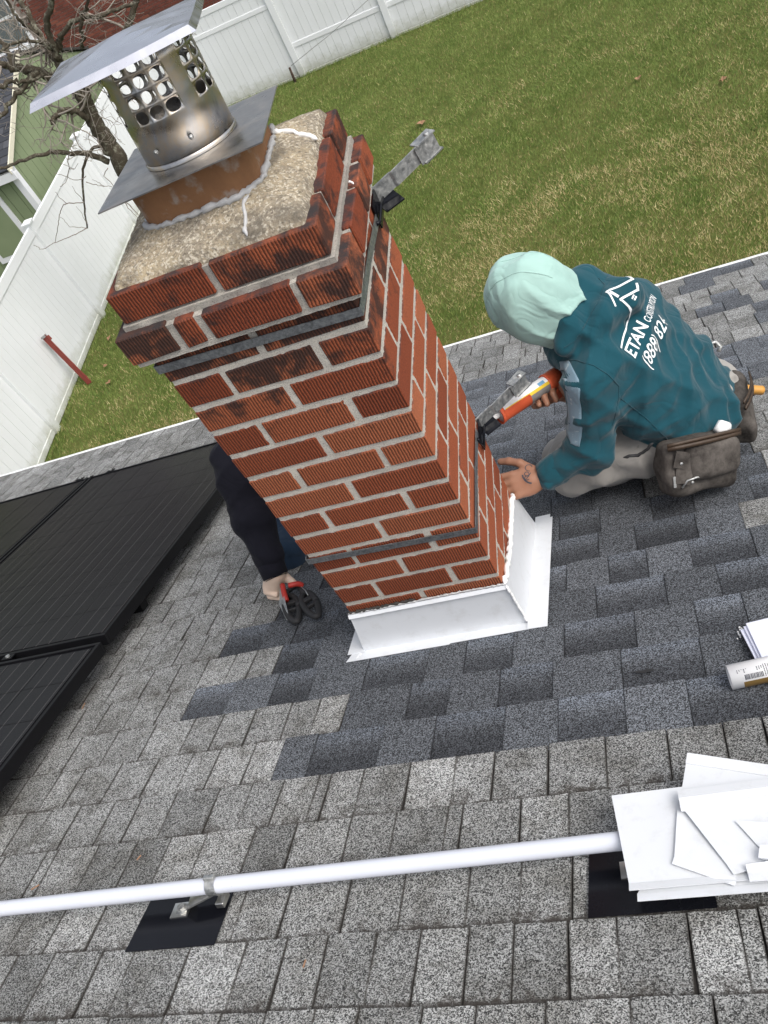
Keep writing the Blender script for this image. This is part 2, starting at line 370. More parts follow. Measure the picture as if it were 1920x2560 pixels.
# ------------------------------------------------------------------ the house we stand on
EAVE = 2.70
house = empty('house', (0, 2.2, GZ), 'house whose shingled roof slope carries the brick chimney', 'house')
mm = MB(); mm.box(-6, 4.2, 1.95, 2.12, GZ, roof_z(2.05) - 0.30)
M['siding'] = simple('cream_siding', (0.62, 0.60, 0.55), 0.6, var=0.06)
mm.build('wall', M['siding'], house)
mm = MB(); mm.slab([roof(-6, -3.2, -0.10), roof(4.2, -3.2, -0.10), roof(4.2, EAVE - 0.02, -0.10), roof(-6, EAVE - 0.02, -0.10)], RN * 0.098)
roof_o = mm.build('roof', M['felt'], house)
n = NT('chipped_white_paint', 0.5); ch = n.noise(45, 6, 0.75)
n.color(n.mix(n.rampf(ch, [(0.60, 0), (0.66, 0.8)]), (0.82, 0.82, 0.81), (0.40, 0.37, 0.33))); M['chipped'] = n.mat
mm = MB()
for i in range(52):
    x0, x1 = -6 + 10.2 * i / 52, -6 + 10.2 * (i + 1) / 52
    j = lambda k: 0.0025 * math.sin(k * 2.3) + 0.0015 * math.sin(k * 7.1)
    mm.hexa([roof(x0, EAVE - 0.03, -0.004), roof(x1, EAVE - 0.03, -0.004), roof(x1, EAVE + 0.034 + j(i + 1), -0.004), roof(x0, EAVE + 0.034 + j(i), -0.004),
             roof(x0, EAVE - 0.03, 0.0035), roof(x1, EAVE - 0.03, 0.0035), roof(x1, EAVE + 0.036 + j(i + 1), 0.006), roof(x0, EAVE + 0.036 + j(i), 0.006)])
mm.build('drip_edge', M['chipped'], house)
mm = MB(); p = roof(0, EAVE + 0.022, -0.005); mm.box(-6, 4.2, p.y - 0.012, p.y + 0.008, p.z - 0.19, p.z); mm.build('fascia', M['alum'], house)

# shingles, course by course
EXPO, D0 = 0.1365, -0.046
def is_new(x, d, r):
    if d < -0.46: return False
    if d < -0.319: return x > -0.36
    if d < -0.18: return x > -0.20
    if d < -0.046: return x > -0.69
    if d < 0.086: return x > -0.53
    if d < 0.219: return x > -0.73
    if d < 0.49: return x > -0.56 and not (x > 0.74 and r < 0.5)
    if x > 0.44 and d < 0.66 and r < 0.42: return False
    if x > 0.86 and (d < 1.2 or d > 1.75): return r < 0.35
    if d > 1.62 and x > 0.45: return False
    if d < 2.05: return x > -0.55
    return False
pieces = []
k = 0
dk = D0
while dk - EXPO > -1.45: dk -= EXPO
course = 0
while dk < EAVE + 0.02:
    d1 = min(dk, EAVE); d0 = dk - EXPO
    x = -4.6 + rng.uniform(0, 0.1); tooth = False
    while x < 2.6:
        tooth = not tooth
        r = rng.random()
        isn = is_new(x + 0.05, (d0 + d1) / 2, rng.random())
        w_ = rng.uniform(0.085, 0.17) if isn else rng.uniform(0.07, 0.125)
        if not isn and r < 0.05: w_ = 0.03
        pieces.append((x, x + w_, d0, d1, isn, tooth, course)); x += w_
    dk += EXPO; course += 1
def shingle_geo(x0, x1, d0, d1, isn, tooth, course):
    gap = 0.0006 if isn else rng.uniform(0.0006, 0.0015)
    x0 += gap; x1 -= gap; lift = 0.0028 if (isn and tooth) else 0.0
    ha, hb = 0.0035 + lift * 0.9, 0.0095 + lift + rng.uniform(-0.0006, 0.0012)
    e = min(0.011, (x1 - x0) * 0.3); j = lambda a: rng.uniform(-a, a)
    d0b = d0 - 0.012; b1 = d1 + (j(0.0022) if not isn else j(0.0008))
    sk = j(0.004) if not isn else 0.0
    X = [x0, x0 + e, x1 - e, x1]
    vs_ = [roof(q + (0 if i in (1, 2) else 0) + sk, d0b, ha - 0.0005) for i, q in enumerate(X)] + [roof(q, b1 + (j(0.0016) if not isn else 0), hb) for q in X]
    vs_ += [roof(x0, b1 - 0.001, hb - 0.0055 - lift), roof(x1, b1 - 0.001, hb - 0.0055 - lift), roof(x0 + sk, d0b, ha - 0.004), roof(x1 + sk, d0b, ha - 0.004)]
    fs = [(0, 1, 5, 4), (1, 2, 6, 5), (2, 3, 7, 6), (4, 5, 6, 7, 9, 8), (0, 4, 8, 10), (3, 11, 9, 7)]
    t = float(np.clip(rng.normal(0.5, 0.18 if not isn else 0.15), 0.1, 0.9))
    if isn: t = min(0.98, t + 0.30 * min(1, max(0, (d0 - 0.4) / 0.6)))
    sh = 0.0 if (not isn or tooth) else (1.0 if d0 < 0.5 else 0.6)  # strength of the dark granule band printed on untoothed new pieces
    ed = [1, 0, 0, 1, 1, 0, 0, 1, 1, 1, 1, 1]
    return vs_, fs, dict(tint=[t] * 12, band=[-0.088] * 4 + [1] * 4 + [1, 1, 0, 0], edge=ed, print_band=[sh] * 12)
def emit(plist, name, parent, kind=None):
    for mk, flag in (('old', False), ('new', True)):
        A = dict(tint=[], band=[], edge=[], print_band=[]); mb = MB()
        for p in plist:
            if p[4] != flag: continue
            v_, f_, a_ = shingle_geo(*p); mb.add(v_, f_)
            for q in A: A[q] += a_[q]
        if mb.v:
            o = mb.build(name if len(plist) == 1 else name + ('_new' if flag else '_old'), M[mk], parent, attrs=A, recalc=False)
            if kind: o['kind'] = kind
vis = []
for p in pieces:
    c_ = roof((p[0] + p[1]) / 2, (p[2] + p[3]) / 2, 0.01); px, py = to_px(c_)
    hid = (p[0] < -1.16 and p[2] < 1.75 and p[3] > -0.9 and p[0] < -1.2)
    a_ = to_px(roof(p[0], p[2])); b_ = to_px(roof(p[1], p[3]))
    size = abs((a_[0] - b_[0]) * (a_[1] - b_[1]))
    inside = -20 < px < 1940 and 500 < py < 2600
    vis.append((size if inside and not hid else 0, p))
vis.sort(key=lambda q: -q[0])
for sz, p in vis[:298]: emit([p], 'shingle', roof_o)
emit([p for sz, p in vis[298:]], 'far_shingles', roof_o, 'stuff')

# ------------------------------------------------------------------ chimney
CH = 0.07125
chim = empty('brick_chimney', (0, 0.19, Z0), 'square red brick chimney rising through the shingles, sooty at the top', 'chimney')
def gbox(mb_, x0, x1, y0, y1, z0, z1, cuts):
    nx, ny, nz = cuts
    def face(o, u, v, a, b):
        base = len(mb_.v)
        for i in range(a + 1):
            for j in range(b + 1): mb_.v.append(Vector(o) + Vector(u) * (i / a) + Vector(v) * (j / b))
        for i in range(a):
            for j in range(b):
                q = base + i * (b + 1) + j; mb_.f.append([q, q + b + 1, q + b + 2, q + 1]); mb_.m.append(0)
    dx, dy, dz = x1 - x0, y1 - y0, z1 - z0
    face((x0, y0, z0), (dx, 0, 0), (0, 0, dz), nx, nz); face((x1, y0, z0), (0, dy, 0), (0, 0, dz), ny, nz)
    face((x1, y1, z0), (-dx, 0, 0), (0, 0, dz), nx, nz); face((x0, y1, z0), (0, -dy, 0), (0, 0, dz), ny, nz)
    face((x0, y0, z1), (dx, 0, 0), (0, dy, 0), nx, ny)
def vnoise(p, f, a):
    x, y, z = p.x * f, p.y * f, p.z * f
    return a * (math.sin(x * 1.3 + 2.1 * math.sin(y * 1.7 + z)) + math.sin(y * 1.9 - 1.3 * math.sin(z * 2.3 + x)) + math.sin(z * 2.1 + 1.7 * math.sin(x * 1.1 - y))) / 3
mb = MB()
gbox(mb, -0.1970, 0.1970, 0.0030, 0.3870, -1.30, CH + 0.004, (60, 60, 220))
gbox(mb, -0.2195, 0.2195, -0.0160, 0.4060, CH - 0.004, 2 * CH - 0.010, (60, 60, 12))
gbox(mb, -0.2060, 0.2060, -0.0030, 0.3930, 2 * CH - 0.011, 2 * CH + 0.004, (60, 60, 3))
gbox(mb, -0.1950, 0.1970, 0.0055, 0.3845, 2 * CH - 0.002, 3 * CH - 0.012, (50, 50, 10))
for p in mb.v:
    q = Vector((p.x, p.y, p.z)); s_ = vnoise(q, 95, 0.0017) + vnoise(q, 260, 0.0012)
    cx, cy = q.x, q.y - 0.195
    if abs(cx) > abs(cy): p.x += math.copysign(s_, cx)
    else: p.y += math.copysign(s_, cy)
mb.build('mortar', M['mortar'], chim, smooth=True)
def brick(x0, x1, y0, y1, z0, z1, jit=0.0015, dz=(0, 0)):
    mb_ = MB(); J = lambda: rng.uniform(-jit, jit); ga = 0.0072
    pts = []
    for z in (z0 + ga * 0.95, z1 - ga * 0.95):
        for (a, b) in ((x0, y0), (x1, y0), (x1, y1), (x0, y1)): pts.append(Vector((a + J() * 0.7, b + J() * 0.6, z + J())))
    mb_.hexa(pts); c_ = Vector(((x0 + x1) / 2, (y0 + y1) / 2, (z0 + z1) / 2))
    o = mb_.build('brick', M['brick'], chim, bevel=0.0022); return o
ga = 0.0070
for kk in range(0, 18):                                       # kk = 0 is the course behind the upper strap
    zt, zb = CH * (1 - kk), CH * (-kk)
    if kk % 2 == 0:
        for y0, y1 in ((0, 0.094), (0.296, 0.39)):
            s_ = rng.uniform(-0.004, 0.004)
            brick(-0.2, s_ - ga, y0, y1, zb, zt); brick(s_ + ga, 0.2, y0, y1, zb, zt)
        for x0, x1 in ((-0.2, -0.106), (0.106, 0.2)): brick(x0, x1, 0.094 + 2 * ga, 0.296 - 2 * ga, zb, zt)
    else:
        for x0, x1 in ((-0.2, -0.103), (0.103, 0.2)):
            s_ = 0.195 + rng.uniform(-0.004, 0.004)
            brick(x0, x1, 0, s_ - ga, zb, zt); brick(x0, x1, s_ + ga, 0.39, zb, zt)
        s_ = rng.uniform(-0.003, 0.003)
        for y0, y1 in ((0, 0.094), (0.296, 0.39)): brick(-0.103 + 2 * ga + s_, 0.103 - 2 * ga + s_, y0, y1, zb, zt)
# corbelled course
zb, zt = CH, 2 * CH
X0, X1, Y0, Y1 = -0.2255, 0.2255, -0.022, 0.412
for a, b in ((X0, -0.124), (-0.108, -0.068), (-0.052, 0.118), (0.132, X1)): brick(a, b, Y0, Y0 + 0.1, zb, zt, 0.0025)
for a, b in ((X0, -0.06), (-0.046, 0.12), (0.134, X1)): brick(a, b, Y1 - 0.1, Y1, zb, zt, 0.0025)
for x0, x1 in ((X0, X0 + 0.1), (X1 - 0.1, X1)):
    brick(x0, x1, Y0 + 0.113, 0.21, zb, zt, 0.0025); brick(x0, x1, 0.221, Y1 - 0.112, zb, zt, 0.0025)
# top course
zb, zt = 2 * CH, 3 * CH
for y0, y1 in ((0, 0.097), (0.293, 0.39)):
    brick(-0.2, -0.012, y0, y1, zb, zt, 0.002); brick(0.002, 0.203, y0, y1, zb, zt, 0.002)
for x0, x1 in ((-0.2, -0.106), (0.106, 0.203)): brick(x0, x1, 0.110, 0.281, zb, zt, 0.002)
# crown
mb = MB(); NX, NY = 56, 52; cx0, cx1, cy0, cy1 = -0.186, 0.186, 0.010, 0.378
hgt = {}
for i in range(NX + 1):
    for j in range(NY + 1):
        x = cx0 + (cx1 - cx0) * i / NX; y = cy0 + (cy1 - cy0) * j / NY
        wv = vnoise(Vector((x, y, 0)), 60, 0.004)
        e = min(x - cx0, cx1 - x, y - cy0, cy1 - y); q = Vector((x, y, 0.3))
        corner = max(0, (0.06 - math.hypot(x - cx0, y - cy0)) / 0.06)
        z = 3 * CH - 0.004 + 0.012 * min(1, e / 0.008) ** 0.6 + 0.030 * min(1, e / 0.085) - corner * 0.008 + vnoise(q, 150, 0.0016) + vnoise(q, 420, 0.0008)
        if e < 1e-6: z = 3 * CH - 0.012; x += wv * 0.8; y += wv * 0.8
        mb.v.append(Vector((x, y, z)))
for i in range(NX):
    for j in range(NY): q = i * (NY + 1) + j; mb.f.append([q, q + NY + 1, q + NY + 2, q + 1]); mb.m.append(0)
crown = mb.build('crown', M['crown'], chim, smooth=True)
# clay flue liner
FX, FY, FH = -0.004, 0.205, 0.112
def rsq(hw, r, n=6):
    out = []
    for cx_, cy_, a0 in ((hw - r, hw - r, 0), (-hw + r, hw - r, 90), (-hw + r, -hw + r, 180), (hw - r, -hw + r, 270)):
        for i in range(n + 1):
            a_ = math.radians(a0 + 90 * i / n); out.append((cx_ + r * math.cos(a_), cy_ + r * math.sin(a_)))
    return out
mb = MB(); so, si = rsq(FH, 0.045), rsq(FH - 0.018, 0.03); nn = len(so); ft = 0.291
fz_ = lambda b: 0.3105 - math.tan(math.radians(7.0)) * (FY + b - 0.195) - 0.0025
rings = [[(FX + a, FY + b, 0.2) for a, b in so], [(FX + a, FY + b, fz_(b)) for a, b in so], [(FX + a, FY + b, fz_(b)) for a, b in si], [(FX + a, FY + b, 0.0) for a, b in si]]
mb.v = [Vector(p) for r in rings for p in r]
mb.f = [[i * nn + j, i * nn + (j + 1) % nn, (i + 1) * nn + (j + 1) % nn, (i + 1) * nn + j] for i in range(3) for j in range(nn)]; mb.m = [0] * len(mb.f)
mb.build('flue_liner', M['flue'], chim, smooth=False)
def bead(name, pts, r, mat, parent, jit=0.35, n=7):
    pts = [Vector(p) for p in pts]; fine_ = []
    for i in range(len(pts) - 1):
        L = max(2, int((pts[i + 1] - pts[i]).length / (r * 1.4)))
        for q in range(L): fine_.append(pts[i].lerp(pts[i + 1], q / L))
    fine_.append(pts[-1])
    fine_ = [p + Vector((rng.normal(), rng.normal(), rng.normal())) * r * 0.22 for p in fine_]
    rr = [r * (1 + rng.uniform(-jit, jit)) for _ in fine_]; rr[0] *= 0.3; rr[-1] *= 0.25
    return MB().tube(fine_, rr, n).build(name, mat, parent, smooth=True)
cz = lambda x, y: 3 * CH + 0.008 + 0.030 * min(1, max(0, min(x - cx0, cx1 - x, y - cy0, cy1 - y)) / 0.085)
ring = [Vector((FX + a * 1.03, FY + b * 1.03, cz(FX + a, FY + b) + 0.001)) for a, b in so]
bead('sealant_bead', ring + ring[:1], 0.0055, M['greycaulk'], chim)
crack = [(0.098, 0.098), (0.080, 0.075), (0.084, 0.05), (0.082, 0.022), (0.086, 0.012)]
bead('sealant_bead', [(x, y, cz(x, y)) for x, y in crack], 0.0032, M['greycaulk'], chim)
wl = [(0.108, 0.285), (0.125, 0.288), (0.145, 0.280), (0.165, 0.270), (0.186, 0.255)]
bead('caulk_line', [(x, y, cz(x, y) + 0.001) for x, y in wl], 0.0042, M['caulk'], chim)
bead('caulk_smear', [(0.212, 0.226, 2 * CH + 0.001), (0.219, 0.222, 2 * CH + 0.001), (0.2225, 0.214, 2 * CH)], 0.0022, M['caulk'], chim)

# ------------------------------------------------------------------ stainless flue cap
cap = empty('flue_cap', (0, 0.2, 0.31), 'stainless steel flue cap with perforated collar and flat bent lid', 'chimney cap')
rz = lambda a: (Vector((math.cos(a), math.sin(a), 0)), Vector((-math.sin(a), math.cos(a), 0)))
ax, ay = rz(math.radians(6.5))
pc = Vector((0.0, 0.195, 0.312)); hw = 0.148
def pl(u, v, dz=0): return pc + ax * u + ay * v + Vector((0, 0, dz))
mb = MB(); mb.slab([pl(-hw, -hw), pl(hw, -hw), pl(hw, hw), pl(-hw, hw)], (0, 0, 0.0022)); mb.build('base_plate', M['plate'], cap)
cc = Vector((0.0, 0.197, 0.0)); R_ = 0.083
mb = MB(); mb.lathe(cc + Vector((0, 0, 0.315)), (0, 0, 1), [(R_ + 0.0025, 0.0), (R_ + 0.0025, 0.006), (R_ + 0.0005, 0.007)], 40); mb.build('collar_ring', M['steel'], cap, smooth=True, recalc=False)
# perforated collar: cells around the pipe, each with a rounded opening
NC, rows = 18, 4
z_solid, z_top, rowh = 0.386, 0.484, 0.0245
mb = MB()
def cyl(th, z, r=R_): return Vector((cc.x + r * math.cos(th), cc.y + r * math.sin(th), z))
nd = 4
for col in range(NC):
    t0, t1 = 2 * math.pi * col / NC + 0.12, 2 * math.pi * (col + 1) / NC + 0.12
    for r_ in range(-1, rows):
        za, zb_ = (0.316, z_solid) if r_ < 0 else (z_solid + r_ * rowh, z_solid + (r_ + 1) * rowh)
        if r_ == rows - 1: zb_ = z_top + 0.004
        hole = r_ >= 0 and col not in (11, 15)
        per = []
        for (ua, va, ub, vb) in ((0, 0, 1, 0), (1, 0, 1, 1), (1, 1, 0, 1), (0, 1, 0, 0)):
            for i in range(nd): per.append((ua + (ub - ua) * i / nd, va + (vb - va) * i / nd))
        P = lambda u, v, r=R_: cyl(t0 + (t1 - t0) * u, za + (zb_ - za) * v, r)
        if not hole:
            mb.add([P(u / nd, v) for v in (0, 1) for u in range(nd + 1)], [(u, u + 1, nd + 2 + u, nd + 1 + u) for u in range(nd)])
        else:
            inn = []
            for (u, v) in per:
                a, b = (u - 0.5) * 2, (v - 0.5) * 2
                L = (abs(a) ** 2.5 + abs(b) ** 2.5) ** (1 / 2.5); inn.append((0.5 + a / L * 0.41, 0.5 + b / L * 0.405))
            m_ = len(per)
            mb.add([P(*q) for q in per] + [P(*q) for q in inn], [(i, (i + 1) % m_, m_ + (i + 1) % m_, m_ + i) for i in range(m_)])
pc_o = mb.build('perforated_collar', M['steel'], cap, smooth=True, recalc=False)
bm = bmesh.new(); bm.from_mesh(pc_o.data); bmesh.ops.remove_doubles(bm, verts=bm.verts, dist=0.0004); bmesh.ops.recalc_face_normals(bm, faces=bm.faces); bm.to_mesh(pc_o.data); bm.free()
mod = cap.children[-1].modifiers.new('sheet', 'SOLIDIFY'); mod.thickness = 0.0012; mod.offset = -1
for th in (-1.1, 2.0, 4.4):
    p = cyl(th, 0.345, R_ + 0.001); d = Vector((math.cos(th), math.sin(th), 0))
    MB().lathe(p, d, [(0.0, 0.0045), (0.004, 0.0035), (0.0045, 0)], 10).build('screw', M['galv'], cap, smooth=True)
# lid: square sheet, low hip, edges turned down
lx, ly = rz(math.radians(12.5)); lc = Vector((-0.025, 0.186, 0.492)); LH = 0.139
mb = MB(); NL = 12
def lid(u, v):
    e = max(abs(u), abs(v)); z = 0.016 * (1 - e) + (-0.010 * max(0, (e - 0.95) / 0.05))
    z += 0.0012 * math.sin(3 * u + 1) * math.cos(2.4 * v)
    return lc + lx * u * LH + ly * v * LH + Vector((0, 0, z))
us = [-1, -0.95, -0.92, -0.75, -0.5, -0.25, -0.1, 0, 0.1, 0.25, 0.5, 0.75, 0.92, 0.95, 1]
mb.v = [lid(u, v) for u in us for v in us]; L_ = len(us)
mb.f = [[i * L_ + j, (i + 1) * L_ + j, (i + 1) * L_ + j + 1, i * L_ + j + 1] for i in range(L_ - 1) for j in range(L_ - 1)]; mb.m = [0] * len(mb.f)
mb.build('lid', M['lid'], cap, smooth=False)
cap.rotation_euler.x = math.radians(-7.0)                    # the cap sits a little tipped back
mod = cap.children[-1].modifiers.new('sheet', 'SOLIDIFY'); mod.thickness = 0.0012; mod.offset = -1

# ------------------------------------------------------------------ antenna mounts strapped to the chimney
def mount(name, zl, zr, label, arm_z):
    r = empty(name, (0.2, 0.39, zl), label, 'mount', 'strapped antenna brackets on the chimney')
    o_ = 0.0045
    zc = (zl + zr) / 2
    path = [(0.165, 0.395, zc), (-0.2 - o_, 0.395, zc), (-0.2 - o_, 0.19, zl), (-0.2 - o_, -o_, zl), (0, -o_, zc), (0.2 + o_, -o_, zr), (0.2 + o_, 0.18, zr - 0.012), (0.2 + o_, 0.335, zr - 0.03)]
    segs = []
    for a, b in zip(path[:-1], path[1:]):
        MBs = 6
        for i in range(MBs): segs.append(Vector(a).lerp(Vector(b), i / MBs))
    segs.append(Vector(path[-1]))
    # keep corners crisp: build each face run as its own box strip
    mb_ = MB()
    for a, b in zip(path[:-1], path[1:]): mb_.strip([a, b], (0, 0, 1), 0.0185, 0.0012)
    mb_.build('strap', M['strapsteel'], r)
    z = arm_z
    mb_ = MB(); mb_.strip([(0.2045, 0.325, z), (0.2045, 0.394, z), (0.13, 0.3945, z)], (0, 0, 1), 0.052, 0.003)
    mb_.build('corner_plate', M['blackmetal'], r)
    mb_ = MB(); mb_.obox((0.222, 0.398, z - 0.014), (0.8, 0.58, 0), (-0.58, 0.8, 0.25), (0.1, -0.3, 1), 0.046, 0.044, 0.004); mb_.build('foot_plate', M['blackmetal'], r)
    dg = Vector((0.80, 0.58, 0.12)).normalized(); base = Vector((0.207, 0.392, z + 0.012))
    sd_ = Vector((0, 0, 1)); side = dg.cross(sd_).normalized(); up = side.cross(dg)
    mb_ = MB(); a = base - dg * 0.01
    mb_.strip([a, base + dg * 0.04, base + dg * 0.045 + side * 0.003, base + dg * 0.115], up, 0.034, 0.0035)
    arm = mb_.build('arm', M['galv'], r)
    for q in (0.022, 0.068):
        MB().lathe(base + dg * q - side * 0.0015, -side, [(0.0, 0.0016), (0.005, 0.0013), (0.0052, 0.0)], 12).build('bolt_hole', M['blackmetal'], arm, smooth=True)
    yo = base + dg * 0.138
    for sg in (-1, 1):
        mb_ = MB(); c_ = yo + up * sg * 0.019
        mb_.slab([c_ - dg * 0.026 - side * 0.012, c_ + dg * 0.022 - side * 0.016, c_ + dg * 0.026 + side * 0.010, c_ - dg * 0.022 + side * 0.012], up * 0.003 * sg)
        ck = mb_.build('clamp_cheek', M['galv'], arm)
        MB().lathe(c_ + dg * 0.010, up * sg, [(0.006, 0.001), (0.006, 0.006), (0.0, 0.0068)], 10).build('bolt', M['galv'], arm, smooth=True)
    mb_ = MB(); mb_.obox(yo - dg * 0.004 + side * 0.006, dg, up, side, 0.05, 0.041, 0.003); mb_.build('clamp_web', M['galv'], arm)
    eb = Vector((0.209, 0.315, z - 0.006))
    mb_ = MB(); mb_.tube([Vector((0.2065, 0.30, zr - 0.026)), eb, Vector((0.212, 0.36, z + 0.002)), Vector((0.216, 0.385, z + 0.004))], [0.0045, 0.0035, 0.0035, 0.003], 8); mb_.build('eye_bolt', M['blackmetal'], r, smooth=True)
    return r
mount('antenna_bracket', 0.043, 0.033, 'galvanised bracket arm strapped to the chimney just under its corbelled top', 0.006)
mount('antenna_bracket', -0.583, -0.600, 'galvanised bracket arm strapped low on the chimney beside the caulking gun', -0.668)

# ------------------------------------------------------------------ white flashing round the chimney base
fl = empty('chimney_flashing', (0, 0, Z0), 'bent white aluminium flashing wrapped round the foot of the chimney', 'flashing')
def sheet(name, pts, th, mat, parent, **kw):
    a, b, c_ = Vector(pts[0]), Vector(pts[1]), Vector(pts[2]); nn_ = (b - a).cross(c_ - a).normalized()
    return MB().slab(pts, nn_ * th).build(name, mat, parent, **kw)
rp = lambda x, y, h=0.012: Vector((x, y, roof_z(y) + h / CS))
fz = -0.818
sheet('front_pan', [(-0.2035, -0.006, fz), (0.2065, -0.006, fz), rp(0.216, -0.022), rp(-0.226, -0.022)], 0.0015, M['alum'], fl)
sheet('front_lip', [(-0.206, -0.008, fz + 0.001), (0.2075, -0.008, fz + 0.001), (0.2075, -0.0145, fz - 0.008), (-0.206, -0.0145, fz - 0.008)], 0.001, M['alum'], fl)
sheet('front_flange', [rp(-0.232, -0.022), rp(0.222, -0.022), rp(0.222, -0.052, 0.013), rp(0.02, -0.052, 0.013), rp(0.016, -0.056, 0.013), rp(-0.262, -0.056, 0.013)], 0.0012, M['alum'], fl)
sheet('corner_tab', [rp(-0.226, -0.0225), rp(-0.240, -0.054, 0.016), rp(-0.268, -0.057, 0.014), rp(-0.234, 0.04, 0.016)], 0.0012, M['alum'], fl)
sheet('side_pan', [(0.2075, -0.012, fz + 0.004), (0.2055, 0.385, -0.955), (0.2075, 0.40, -0.965), rp(0.219, 0.435), rp(0.220, -0.026)], 0.0015, M['alum'], fl)
sheet('side_flange', [rp(0.219, -0.054, 0.0155), rp(0.270, -0.056, 0.0155), rp(0.270, 0.455, 0.0155), rp(0.236, 0.452, 0.0155), rp(0.2355, 0.435, 0.0155), rp(0.219, 0.436, 0.0155)], 0.0012, M['alum'], fl)
sheet('side_flange', [rp(0.217, 0.30, 0.0135), rp(0.262, 0.30, 0.0135), rp(0.262, 0.475, 0.0135), rp(0.217, 0.475, 0.0135)], 0.0012, M['alum'], fl)
sheet('left_pan', [(-0.2035, 0.40, -0.965), (-0.2035, -0.008, fz), rp(-0.222, -0.022), rp(-0.222, 0.435)], 0.0015, M['alum'], fl)
sheet('left_flange', [rp(-0.222, -0.03, 0.0155), rp(-0.222, 0.45, 0.0155), rp(-0.29, 0.45, 0.0155), rp(-0.27, -0.03, 0.0155)], 0.0012, M['alum'], fl)
sheet('rear_pan', [(0.205, 0.397, -0.965), (-0.205, 0.397, -0.965), rp(-0.22, 0.437), rp(0.22, 0.437)], 0.0015, M['alum'], fl)
bead('caulk_bead', [(0.2065, -0.006, fz + 0.006), (0.206, 0.1, -0.862), (0.2055, 0.25, -0.912), (0.205, 0.393, -0.955)], 0.0068, M['caulk'], fl, 0.22)
bead('caulk_bead', [(0.2085, -0.012, fz), (0.214, -0.018, -0.89), (0.220, -0.026, roof_z(-0.02) + 0.02)], 0.0036, M['caulk'], fl, 0.25)
bead('tar_smear', [(-0.205, -0.006, fz + 0.008), (-0.1, -0.005, fz + 0.007), (-0.02, -0.005, fz + 0.010)], 0.0032, M['felt'], fl, 0.6)
bead('caulk_bead', [(-0.205, -0.006, fz + 0.004), (-0.08, -0.007, fz + 0.004), (0.08, -0.006, fz + 0.005), (0.206, -0.007, fz + 0.004)], 0.0024, M['greycaulk'], fl, 0.4)

# ------------------------------------------------------------------ solar panels
n = NT('solar_cell', 0.26, 0, 0.09); sp = n.node('ShaderNodeSeparateXYZ'); n.link(n.pos, sp.inputs[0])
fx_ = n.math('SINE', n.math('MULTIPLY', sp.outputs[1], 2 * math.pi / 0.0105)); bus = n.math('SINE', n.math('MULTIPLY', sp.outputs[0], 2 * math.pi / 0.052))
lines = n.math('MULTIPLY', n.rampf(n.math('ADD', n.math('MULTIPLY', fx_, 0.5), 0.5), [(0.55, 0), (0.9, 1)]), 0.55)
bl = n.rampf(n.math('ADD', n.math('MULTIPLY', bus, 0.5), 0.5), [(0.975, 0), (0.995, 0.8)])
c = n.mix(lines, (0.0085, 0.0085, 0.010), (0.020, 0.019, 0.019)); c = n.mix(bl, c, (0.05, 0.047, 0.047)); n.color(c)
M['cell'] = n.mat
M['backsheet'] = simple('panel_backsheet', (0.006, 0.006, 0.007), 0.4, 0, 0.1, spec=0.08)
M['panelframe'] = simple('black_anodised_frame', (0.006, 0.006, 0.007), 0.4, 0, 0.2, spec=0.15)
def solar(x0, x1, d0, d1, label, nx=6, nd=10):
    r = empty('solar_panel', roof(x1, (d0 + d1) / 2, 0), label, 'solar panel', 'black solar panels in the roof array')
    h0, h1, fw = 0.080, 0.119, 0.012
    for a in ((x0, x1, d0, d0 + fw), (x0, x1, d1 - fw, d1), (x0, x0 + fw, d0 + fw, d1 - fw), (x1 - fw, x1, d0 + fw, d1 - fw)):
        MB().rbox(*a, h0, h1).build('frame_rail', M['panelframe'], r, bevel=0.0012)
    MB().rbox(x0 + fw, x1 - fw, d0 + fw, d1 - fw, h0 + 0.028, h1 - 0.006).build('backsheet', M['backsheet'], r)
    m_, g_ = 0.022, 0.0025
    cw, cd = (x1 - x0 - 2 * m_) / nx, (d1 - d0 - 2 * m_) / nd
    for i in range(nx):
        for j in range(nd):
            MB().rbox(x0 + m_ + i * cw + g_ / 2, x0 + m_ + (i + 1) * cw - g_ / 2, d0 + m_ + j * cd + g_ / 2, d0 + m_ + (j + 1) * cd - g_ / 2, h1 - 0.0055, h1 - 0.0035).build('cell', M['cell'], r)
    return r
solar(-2.108, -1.107, 0.169, 1.80, 'full black solar panel whose corner points at the chimney foot')
solar(-3.125, -2.124, 0.165, 1.80, 'black solar panel farthest from the chimney, cut by the left picture edge')
solar(-2.100, -1.097, -1.52, 0.130, 'nearest black solar panel in the lower row by the left picture edge')
def clamp(x, d, label):
    r = empty('panel_clamp', roof(x, d, 0.119), label, 'clamp', 'silver clamps between the solar panels')
    MB().rbox(x - 0.02, x + 0.02, d - 0.012, d + 0.012, 0.118, 0.122).build('clamp_bar', M['panelframe'], r)
    MB().lathe(roof(x, d, 0.122), RN, [(0.0075, 0), (0.0075, 0.005), (0.0, 0.0055)], 6).build('bolt_head', M['galv'], r)
clamp(-2.116, 1.795, 'small silver clamp at the eave end of the gap between two panels')
clamp(-2.18, 1.808, 'small silver clamp just left of the panel gap at the eave end')
clamp(-1.99, 1.808, 'small silver clamp just right of the panel gap at the eave end')
clamp(-1.47, 0.149, 'silver clamp in the gap above the lower solar panel')
for d in (0.45, 1.45):
    o = MB().rbox(-3.2, -1.14, d - 0.02, d + 0.02, 0.03, 0.078).build('mounting_rail', M['panelframe'])
    tag(o, 'dark mounting rail under the solar panels, ' + ('nearer the eave' if d > 1 else 'nearer the ridge'), 'rail', 'rails under the panels')

